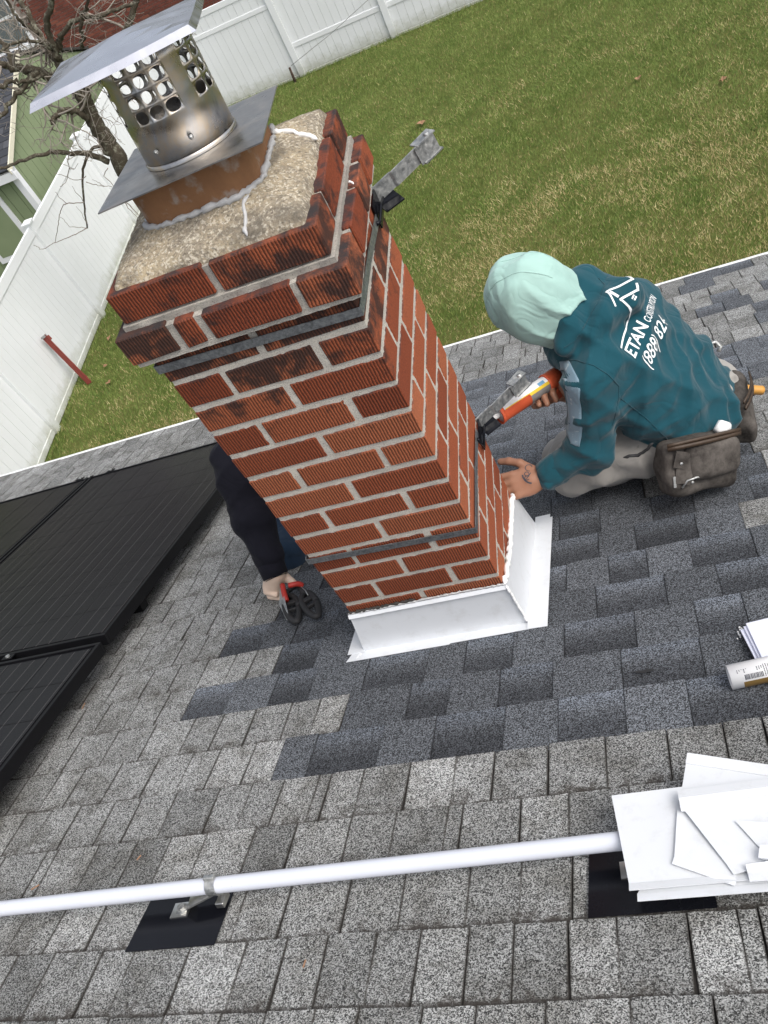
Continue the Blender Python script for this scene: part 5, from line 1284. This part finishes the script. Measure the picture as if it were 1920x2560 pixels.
for poly, w_ in (([(0.05, 1.28), (0.86, 1.62), (0.90, 2.95)], 0.020), ([(0.90, 2.95), (1.28, 2.1)], 0.026), ([(0.93, 3.25), (0.97, 4.05), (1.50, 2.75), (1.62, 3.2)], 0.026), ([(0.97, 4.05), (0.72, 3.1)], 0.02), ([(1.28, 2.1), (1.40, 2.35)], 0.026)):
    project(stroke_pts(poly, w_), 'house_emblem')
for du in (0, 0.055):
    for dv in (0, 0.2): project(stroke_pts([(1.04 + du, 2.0 + dv), (1.06 + du, 2.0 + dv)], 0.018), 'house_emblem')
# ink on the back of the hand
bvh = BVHTree.FromPolygons([tuple(q) for q in v2.tolist()], [tuple(map(int, q)) for q in f2])
def ink_strokes(polys, wpx):
    mb = MB()
    for poly in polys:
        prev = None
        for k_ in range(len(poly) - 1):
            a, b = Vector(poly[k_]), Vector(poly[k_ + 1]); d = (b - a).normalized(); nx_ = Vector((-d.y, d.x)) * wpx
            row = []
            for c_ in (a, b):
                for s_ in (-1, 1):
                    q = c_ + nx_ * s_; h_ = bvh.ray_cast(CAM_C, ray(q.x, q.y).normalized()); row.append(h_[0] + h_[1] * 0.0007 if h_[0] is not None else None)
            if None not in row and (row[0] - row[2]).length < 0.02: mb.add([row[0], row[1], row[3], row[2]], [(0, 1, 2, 3)])
    if mb.f: mb.build('hand_ink', M['ink'], body1, recalc=False)
arc = lambda cx_, cy_, rx_, ry_, a0, a1, k_=9: [(cx_ + rx_ * math.cos(a), cy_ + ry_ * math.sin(a)) for a in np.linspace(a0, a1, k_)]
ink_strokes([arc(1322, 1170, 9, 8, -0.3, -5.0), arc(1317, 1185, 6, 5, 0, 6.3), [(1316, 1197), (1322, 1190), (1327, 1182)], arc(1318, 1195, 6, 5, 0.5, 5.5)], 0.9)
ink_strokes([arc(1330, 1184, 24, 24, 3.0, 1.6, 10)], 2.0)

# ------------------------------------------------------------------ tool belt
def pouch(name, c, ax_, ay_, az_, w_, d_, h_, label, worn=True):
    """c: centre of the mouth; ax along the belt, ay outwards, az down."""
    r = empty(name, c, label, 'tool pouch', 'suede tool pouches on the worker'); ax_, ay_, az_ = [Vector(q).normalized() for q in (ax_, ay_, az_)]
    R_ = np.array([ax_, ay_, az_]); c = Vector(c)
    cen = c + az_ * h_ * 0.5
    def bag(P):
        q = (P - v3(cen)) @ R_.T; rad = 0.022
        tz = np.clip(q[..., 2] / h_ + 0.5, 0, 1); sx_ = w_ / 2 * (0.94 + 0.06 * np.sin(tz * 3)); sy_ = d_ / 2 * (0.8 + 0.35 * np.sin(tz * 2.6))
        e = np.stack([np.abs(q[..., 0]) - sx_ + rad, np.abs(q[..., 1]) - sy_ + rad, np.abs(q[..., 2]) - h_ / 2 + rad], -1)
        return np.linalg.norm(np.maximum(e, 0), axis=-1) + np.minimum(e.max(-1), 0) - rad + folds(P, [((1, 0.4, 0.2), 60, 0.003), ((0.2, 0.3, 1), 75, 0.0025)], 3.0)
    m_ = max(w_, d_, h_); v_, f_ = nets(bag, v3(cen) - m_, v3(cen) + m_, 0.0062); join_mesh_np('bag', v_, f_, M['suede'], r)
    return r, R_, cen, (ax_, ay_, az_)
p_tl, p_tr, p_bl = at(1668, 1112, 0.405), at(1840, 1072, 0.470), at_roof(1714, 1236, 0.075)
pax = (p_tr - p_tl).normalized(); pdn = (p_bl - p_tl); ph_ = pdn.length * 1.02; pdn = (pdn - pax * pdn.dot(pax)).normalized(); pout = pax.cross(pdn).normalized()
if pout.dot(CAM_C - p_tl) < 0: pout = -pout
pw_ = (p_tr - p_tl).length * 1.06
po, PR, pcen, (pax, pout, pdn) = pouch('tool_pouch', (p_tl + p_tr) / 2 - pout * 0.036, pax, pout, pdn, pw_, 0.080, ph_, 'worn grey suede tool pouch hanging at the near hip, white scrap inside')
front = pcen + pout * 0.040
def pcap(u, v, o_=0.0): return front + pax * (u * pw_ / 2) + pdn * (v * ph_ / 2) + pout * o_
# outer pocket, bulging
cpk = pcap(0.20, -0.22, 0.004); rk = (pw_ * 0.36, 0.030, ph_ * 0.33)
def pk(P):
    q = (P - v3(cpk)) @ np.array([pax, pout, pdn]).T; e = np.abs(q) / np.array(rk); g_ = (e[..., 0] ** 5 + e[..., 2] ** 5) ** 0.2
    d = np.maximum((np.maximum(g_, 0) - 1) * min(rk[0], rk[2]), np.abs(q[..., 1]) - rk[1] * np.sqrt(np.clip(1.05 - g_ ** 4, 0, 1)) )
    return d + folds(P, [((1, 0.3, 0.6), 55, 0.0022)], 1.0)
v_, f_ = nets(pk, v3(cpk) - 0.12, v3(cpk) + 0.12, 0.0045); join_mesh_np('outer_pocket', v_, f_, M['suede'], po)
for v in (-0.98, -0.86): MB().strip([pcap(u, v - 0.05 * (1 - u * u), 0.006 + (0.012 if v < -0.9 else 0.02) * (1 - u * u)) for u in np.linspace(-1, 1, 9)], pdn, 0.010, 0.005).build('binding', M['leather'], po, smooth=True)
MB().strip([pcap(-0.86, -0.5, 0.012), pcap(-0.66, -0.42, 0.018), pcap(-0.5, -0.3, 0.018), pcap(-0.36, -0.36, 0.016)], pdn, 0.045, 0.004).build('tool_loop', M['suede'], po)
MB().strip([pcap(-0.86, 0.1, 0.010), pcap(-0.66, 0.14, 0.018), pcap(-0.48, 0.25, 0.018)], pdn, 0.04, 0.004).build('tool_loop', M['suede'], po)
MB().tube([pcap(-0.72, 0.55, 0.012), pcap(-0.62, 0.30, 0.022), pcap(-0.36, 0.24, 0.026), pcap(-0.14, 0.34, 0.020)], 0.0028, 8).build('handle_loop', M['galv'], po, smooth=True)
for u, v in ((-0.72, -0.32), (-0.46, -0.42), (-0.46, 0.42)): MB().lathe(pcap(u, v, 0.018), pout, [(0.0045, 0), (0.0038, 0.0018), (0, 0.0024)], 12).build('rivet', M['galv'], po, smooth=True)
MB().obox(pcap(-0.90, 0.30, 0.010), pax, pout, pdn, 0.007, 0.003, 0.03).build('metal_tag', M['galv'], po)
o = MB().tube([pcap(0.45, -1.02, -0.01), pcap(0.62, -1.16, -0.012), pcap(0.80, -1.10, -0.012)], [0.012, 0.020, 0.012], 8).build('white_rag', M['caulk'], smooth=True); tag(o, 'scrap of white cloth sticking out of the near tool pouch', 'rag')
m2 = at(1838, 960, 0.72)
p2a = Vector((0.25, 0.93, -0.30)); 
po2, _, pc2, (a2, o2, d2) = pouch('tool_pouch', at(1832, 975, 0.68), p2a, Vector((0.95, -0.1, 0.1)), Vector((0.1, -0.05, -1)), 0.17, 0.07, 0.13, 'brown suede tool pouch at the far hip holding the hammer')
for v in (-0.95, -0.6): MB().strip([pc2 + a2 * u * 0.088 + d2 * v * 0.065 + o2 * (0.036 + 0.012 * (1 - u * u)) for u in np.linspace(-1, 1, 7)], d2, 0.010, 0.005).build('binding', M['leather'], po2, smooth=True)
# hammer handle and tape clip
M['wood'] = simple('yellow_hickory', (0.55, 0.27, 0.055), 0.45, var=0.12, nscale=25)
ha, hb = at(1838, 972, 0.79), at(1907, 976, 0.80); hd = (hb - ha).normalized(); hz = Vector((0.0, -0.7, 0.72)); hz = (hz - hd * hz.dot(hd)).normalized(); hy = hd.cross(hz)
hm_ = empty('hammer', ha, 'hammer with a yellow wooden handle sticking out of the far pouch', 'hammer')
L_ = (hb - ha).length; mb = MB(); rows_ = []
for t, w_, o_ in ((-0.9, 0.012, 0), (0, 0.0125, 0), (0.3, 0.0125, 0.0), (0.62, 0.0135, 0.002), (0.84, 0.018, 0.005), (0.95, 0.019, 0.006), (1.0, 0.012, 0.004)):
    for i in range(12):
        a_ = 2 * math.pi * i / 12; rows_.append(ha + hd * L_ * t - hz * o_ + hz * math.cos(a_) * w_ * 1.35 + hy * math.sin(a_) * 0.0145)
mb.add(rows_, [(i * 12 + j, i * 12 + (j + 1) % 12, (i + 1) * 12 + (j + 1) % 12, (i + 1) * 12 + j) for i in range(6) for j in range(12)] + [tuple(range(72, 84)), tuple(reversed(range(12)))])
mb.build('handle', M['wood'], hm_, smooth=True)
MB().obox(ha - hd * L_ * 0.95, hy, hz, hd, 0.10, 0.026, 0.026).build('head', M['galv'], hm_, bevel=0.003)
tp = at(1772, 862, 0.86); o = MB().tube([tp, tp + Vector((0.02, 0.01, -0.004)), tp + Vector((0.032, 0.0, -0.02)), tp + Vector((0.022, -0.01, -0.026))], 0.006, 8).build('belt_clip', M['galv'], smooth=True)
tag(o, 'small grey metal clip peeping out behind the worker hip', 'clip')

# ------------------------------------------------------------------ caulking gun
gun = empty('caulking_gun', gun_t, 'orange caulking gun with a fresh cartridge, nozzle at the lower bracket', 'caulking gun')
gv = (CAM_C - gun_t).normalized(); gn = (gv - gx_ * gv.dot(gx_)).normalized(); gs = gx_.cross(gn)
dn = gs if (to_px(gun_t + gs)[1] > to_px(gun_t)[1]) else -gs   # towards the lower edge of the picture
Lg = (gun_b - gun_t).length; gr_ = 0.0255
MB().tube([gun_t, gun_t + gx_ * 0.012, gun_t + gx_ * 0.062], [0.0038, 0.0048, 0.0085], 12).build('nozzle', simple('nozzle_plastic', (0.8, 0.8, 0.78), 0.35, var=0.04), gun, smooth=True)
s0 = 0.058
MB().lathe(gun_t, gx_, [(0.0, s0), (gr_ * 0.9, s0), (gr_ * 0.9, Lg * 0.98)], 28).build('cartridge', simple('cartridge_white', (0.78, 0.78, 0.78), 0.35, var=0.03), gun, smooth=True)
def gband(s0_, s1_, a0, a1, mat, name, r_=0.0006):
    m_ = MB(); K = 14; vs_ = [gun_t + gx_ * s_ + (gn * math.cos(a_) + dn * math.sin(a_)) * (gr_ * 0.9 + r_) for s_ in (s0_, s1_) for a_ in np.linspace(a0, a1, K + 1)]
    m_.add(vs_, [(i, i + 1, K + 2 + i, K + 1 + i) for i in range(K)]); o = m_.build(name, mat, gun, recalc=False, smooth=True); return o
M['yellow'] = simple('label_yellow', (0.72, 0.48, 0.03), 0.4, var=0.08); M['lgrey'] = simple('label_grey', (0.20, 0.19, 0.18), 0.45, var=0.3, nscale=60); M['lblue'] = simple('label_blue', (0.16, 0.34, 0.52), 0.4, var=0.1)
gband(s0 + 0.01, Lg * 0.95, -0.15, 0.22, M['yellow'], 'label', 0.0009); gband(s0 + 0.01, Lg * 0.95, 0.22, 1.7, M['lgrey'], 'label', 0.0006); gband(Lg * 0.72, Lg * 0.80, -0.6, -0.15, M['lblue'], 'label', 0.0008)
def sleeve(s0_, s1_, a0, a1, name, r0=gr_):
    m_ = MB(); K = 20; rings_ = []
    for s_, r_ in ((s0_, r0 - 0.003), (s0_, r0 + 0.0012), (s0_ + 0.004, r0 + 0.0012), (s0_ + 0.006, r0), (s1_, r0), (s1_, r0 - 0.003)):
        rings_ += [gun_t + gx_ * s_ + (gn * math.cos(a_) + dn * math.sin(a_)) * r_ for a_ in np.linspace(a0, a1, K + 1)]
    m_.add(rings_, [(i * (K + 1) + j, i * (K + 1) + j + 1, (i + 1) * (K + 1) + j + 1, (i + 1) * (K + 1) + j) for i in range(5) for j in range(K)]); m_.build(name, M['orange'], gun, smooth=True)
sleeve(s0 - 0.004, s0 + (Lg - s0) * 0.46, -0.05, 3.5, 'cradle'); sleeve(s0 - 0.006, s0 + 0.006, 0, 2 * math.pi, 'front_plate', gr_ + 0.001); sleeve(Lg * 0.84, Lg * 1.02, 0, 2 * math.pi, 'rear_collar', gr_ + 0.001)
hb_ = gun_t + gx_ * (Lg * 1.0)
g1 = at(1418, 935, 0.615); g2 = at(1424, 985, 0.62)
m_ = MB(); m_.strip([hb_ - dn * 0.006, (hb_ + g1) / 2 - dn * 0.012, at(1410, 930, 0.605), at(1408, 955, 0.60), at(1405, 990, 0.60)], gx_, 0.030, 0.010); m_.build('handle', M['orange'], gun, bevel=0.002)
m_ = MB(); m_.strip([hb_ + gx_ * 0.005 + dn * 0.012, at(1402, 955, 0.59), at(1396, 985, 0.585), at(1392, 1000, 0.585)], gn.cross(dn), 0.016, 0.004); m_.build('trigger', M['orange'], gun)
MB().tube([hb_, hb_ + gx_ * 0.13], 0.003, 8).build('plunger_rod', M['galv'], gun, smooth=True)

# ------------------------------------------------------------------ second worker, mostly hidden behind the chimney
M['navy'] = cloth('black_navy_fleece', (0.006, 0.006, 0.011), (0.011, 0.011, 0.017), stain=(70, 0.74, (0.3, 0.3, 0.3)))
M['jeans'] = cloth('paint_spattered_denim', (0.012, 0.026, 0.05), (0.02, 0.042, 0.075), stain=(34, 0.66, (0.28, 0.32, 0.34)))
K2 = dict(sh=at(590, 1150, 0.62), el=at(632, 1300, 0.50), wr=at(683, 1425, 0.375))
w2 = empty('person', roof(-0.5, 0.75, 0), 'second worker in dark sleeve and spattered jeans, mostly hidden behind the chimney', 'person')
hip2 = Vector((-0.38, 0.86, roof_z(0.86) + 0.24)); ch2 = Vector((-0.36, 0.80, -0.80)); hd2 = Vector((-0.30, 0.78, -0.55)); rs2 = Vector((-0.18, 0.86, -0.74)); re2 = Vector((-0.10, 0.80, -0.98)); rw2 = Vector((-0.14, 0.62, -1.10))
kn2 = at(722, 1380, 0.57); th2 = at(684, 1262, 0.80); kn2r = Vector((-0.34, 0.62, roof_z(0.62) + 0.10)); an2 = roof(-0.45, 1.15, 0.06); an2r = roof(-0.28, 1.15, 0.06)
c2 = (K2['wr'] - K2['el']).normalized()
jk = [('c', v3(hip2), v3(ch2), 0.13, 0.125, 0.06), ('c', v3(K2['sh'].lerp(rs2, 0.25)), v3(rs2), 0.09, 0.085, 0.06), ('c', v3(K2['sh']), v3(K2['el']), 0.076, 0.066, 0.03), ('c', v3(K2['el']), v3(K2['wr'] - c2 * 0.034), 0.064, 0.046, 0.02),
      ('c', v3(rs2), v3(re2), 0.068, 0.056, 0.03), ('c', v3(re2), v3(rw2), 0.054, 0.04, 0.02)]
ua2 = v3(K2['wr'] - K2['sh'])
blob('jacket', jk, 0.04, 0.0085, M['navy'], w2, lambda P, d: d + folds(P, [(ua2 + np.array([0.05, 0.0, 0.06]), 52, 0.0035), (ua2 + np.array([-0.2, 0.15, 0.1]), 78, 0.0022), ((0.9, 0.2, 0.3), 40, 0.003)], 0.3) + creases(P, [(ua2 + np.array([0.1, 0.05, 0.0]), 42, 0.007), (ua2 + np.array([-0.25, 0.1, 0]), 34, 0.006)], 0.5) + 0.002)
c2 = (K2['wr'] - K2['el']).normalized()
MB().tube([K2['wr'] - c2 * 0.03, K2['wr'] - c2 * 0.02, K2['wr'] + c2 * 0.022, K2['wr'] + c2 * 0.026, K2['wr'] + c2 * 0.02], [0.038, 0.044, 0.041, 0.037, 0.028], 18).build('cuff', M['navy'], w2, smooth=True)
b2 = [('e', v3(hd2), E3, (0.078, 0.092, 0.112), 0.02), ('c', v3(hd2 + Vector((0, -0.09, 0))), v3(hd2 + Vector((0, -0.098, -0.02))), 0.009, 0.013, 0.01), ('c', v3(hd2 - Vector((0, 0, 0.07))), v3(ch2 + Vector((0, 0, 0.08))), 0.055, 0.06, 0.03)]
for p in jk: b2.append(('c', p[1], p[2], p[3] - 0.02, p[4] - 0.014, 0.03))
v_, f_ = nets(union(b2, 0.03), *bounds(b2), 0.012)
w2p = K2['wr'] + c2 * 0.028
W_ = at(684, 1436, 0.365)
h2 = [('c', v3(K2['wr']), v3(W_), 0.031, 0.030, 0.012), ('c', v3(W_), v3(at(675, 1466, 0.350)), 0.031, 0.024, 0.012), ('c', v3(W_ + Vector((0.012, 0, 0))), v3(at(690, 1478, 0.345)), 0.028, 0.022, 0.012)]
for (a, b, c_), r in zip((((669, 1462), (667, 1479), (690, 1487)), ((673, 1473), (676, 1490), (697, 1494)), ((680, 1481), (686, 1498), (704, 1501)), ((688, 1487), (696, 1504), (711, 1506))), (0.0108, 0.0112, 0.0108, 0.0098)):
    A_, B_, C_ = at(*a, 0.346), at(*b, 0.333), at(*c_, 0.322)
    h2 += [('c', v3(A_), v3(B_), r * 1.12, r, 0.004), ('c', v3(B_), v3(C_), r, r * 0.88, 0.003)]
t0, t1, t2, t3 = at(702, 1432, 0.372), at(716, 1444, 0.365), at(729, 1454, 0.352), at(738, 1460, 0.342)
h2 += [('c', v3(W_.lerp(t0, 0.5)), v3(t1), 0.0175, 0.0135, 0.010), ('c', v3(t1), v3(t2), 0.0132, 0.0118, 0.004), ('c', v3(t2), v3(t3), 0.0120, 0.0095, 0.004)]
v2_, f2_ = nets(union(h2, 0.006), *bounds(h2, 0.02), 0.0030)
h3 = []; hand(h3, rw2, Vector((0.1, -0.6, -0.4)), Vector((0.2, -0.3, 0.9)), 1, 0.2, 1.0)
v3_, f3_ = nets(union(h3, 0.006), *bounds(h3, 0.02), 0.0045)
join_mesh_np('body', np.concatenate([v_, v2_, v3_]), np.concatenate([f_, f2_ + len(v_), f3_ + len(v_) + len(v2_)]), M['skin2'], w2)
for sg_ in (-1, 1): MB().lathe(hd2 + Vector((0.030 * sg_, -0.084, 0.0)), (0, -1, 0), [(0.009, 0), (0.006, 0.004), (0, 0.005)], 10).build('eye', M['ink'], w2, smooth=True)
MB().tube([hd2 + Vector((-0.02, -0.080, -0.05)), hd2 + Vector((0, -0.086, -0.052)), hd2 + Vector((0.02, -0.080, -0.05))], 0.004, 6).build('mouth', simple('lip', (0.35, 0.16, 0.13), 0.5), w2, smooth=True)
blob('beanie', [('e', v3(hd2 + Vector((0, 0.015, 0.03))), E3, (0.087, 0.098, 0.10), 0.02)], 0.02, 0.012, M['navy'], w2)
jn = [('c', v3(th2), v3(kn2), 0.085, 0.072, 0.04), ('c', v3(hip2), v3(th2), 0.10, 0.08, 0.04), ('c', v3(hip2 + Vector((0.16, 0, 0))), v3(kn2r), 0.10, 0.07, 0.04), ('c', v3(hip2), v3(hip2 + Vector((0.16, 0, 0))), 0.11, 0.11, 0.05), ('c', v3(kn2), v3(roof(kn2.x + 0.02, 0.68, 0.06)), 0.068, 0.058, 0.03), ('c', v3(roof(kn2.x + 0.02, 0.68, 0.06)), v3(an2), 0.058, 0.048, 0.03), ('c', v3(kn2r), v3(an2r), 0.06, 0.05, 0.03)]
blob('jeans', jn, 0.03, 0.009, M['jeans'], w2, lambda P, d: d + folds(P, [((0.3, 0.5, 0.8), 80, 0.0035), ((0.9, 0.1, 0.2), 60, 0.003)], 1.9))
for a_ in (an2, an2r): blob('boot', [('c', v3(a_ + RU * 0.01), v3(a_ + RU * 0.18 - RN * 0.01), 0.045, 0.034, 0.02)], 0.02, 0.009, M['suede'], w2)

# ------------------------------------------------------------------ sheet metal tool in his hand
tool = empty('sheet_metal_tool', at_roof(742, 1470, 0.03), 'red handled sheet metal hand tool with two black slotted loops, held near the roof', 'hand tool')
def loop_px(c_, a, b, ang, h, k_=22):
    out = []
    for i in range(k_ + 1):
        t = 2 * math.pi * i / k_; u, v = a * math.cos(t) * (1 - 0.18 * math.sin(t)), b * math.sin(t)
        out.append(at_roof(c_[0] + u * math.cos(ang) - v * math.sin(ang), c_[1] + u * math.sin(ang) + v * math.cos(ang), h))
    return out
for c_, ang, h in (((731, 1522), -0.28, 0.030), ((777, 1512), -0.52, 0.040)):
    a, b = 17, 33
    lp = MB(); P = loop_px(c_, a, b, ang, h); lp.tube(P, 0.0095, 8)
    q = lambda u, v: at_roof(c_[0] + u * math.cos(ang) - v * math.sin(ang), c_[1] + u * math.sin(ang) + v * math.cos(ang), h)
    lo_ = lp.build('grip_loop', M['blackrubber'], tool, smooth=True)
    MB().obox(q(0, -15), q(1, -15) - q(0, -15), q(0, -14) - q(0, -15), RN, 0.036, 0.020, 0.013).build('web', M['blackrubber'], lo_, bevel=0.003)
    MB().obox(q(0, 3), q(1, 3) - q(0, 3), q(0, 4) - q(0, 3), RN, 0.036, 0.007, 0.012).build('web', M['blackrubber'], lo_, bevel=0.002)
    MB().tube([q(0, -30), q(-2, -44), at_roof(742, 1462, h + 0.012)], [0.011, 0.009, 0.008], 8).build('neck', M['blackrubber'], lo_, smooth=True)
MB().slab([at_roof(699, 1473, 0.055), at_roof(707, 1488, 0.058), at_roof(722, 1552, 0.030), at_roof(716, 1550, 0.022), at_roof(698, 1512, 0.030)], RX * 0.004 + RN * 0.002).build('blade', M['galv'], tool)
for P in ([at_roof(706, 1462, 0.07), at_roof(710, 1482, 0.058), at_roof(716, 1502, 0.045)], [at_roof(722, 1464, 0.068), at_roof(736, 1461, 0.066), at_roof(748, 1460, 0.060), at_roof(756, 1464, 0.05)]):
    MB().tube(smooth_path(P, 3), 0.0085, 8).build('handle', M['red'], tool, smooth=True)
MB().tube([at_roof(752, 1466, 0.052), at_roof(764, 1477, 0.048), at_roof(770, 1488, 0.045)], 0.0018, 6).build('spring_wire', M['galv'], tool, smooth=True)

def blot(px, py, wx, wy, name, mat, th=0.0012):
    c_ = at_roof(px, py, 0.0125); K = 14; pts = []
    for i in range(K):
        a_ = 2 * math.pi * i / K; q = 0.5 + 0.5 * rng.random(); pts.append(c_ + RX * math.cos(a_) * wx * q + RU * math.sin(a_) * wy * q)
    return MB().slab(pts, RN * th).build(name, mat, roof_o)
M['tar'] = simple('tar_spot', (0.018, 0.018, 0.019), 0.6, var=0.3)
blot(1612, 1678, 0.030, 0.007, 'tar_spot', M['tar'], 0.0006)
M['needle'] = simple('dry_needle', (0.30, 0.17, 0.10), 0.8, var=0.4)
for (a, b, lb) in (((342, 2150), (352, 2138), 'tiny brown leaf stem on the shingles above the conduit clamp'), ((78, 2224), (98, 2212), 'tiny pale dry needle on the shingles left of the conduit clamp'), ((205, 1772), (212, 1758), 'thin pale splinter on the shingles beside the lower solar panel'), ((764, 2400), (758, 2418), 'reddish dry needle in a joint of the bottom shingles')):
    o = MB().tube([at_roof(*a, 0.014), at_roof(*b, 0.016)], 0.0016, 5).build('dry_needle', M['needle']); tag(o, lb, 'needle', 'dry bits on the roof')
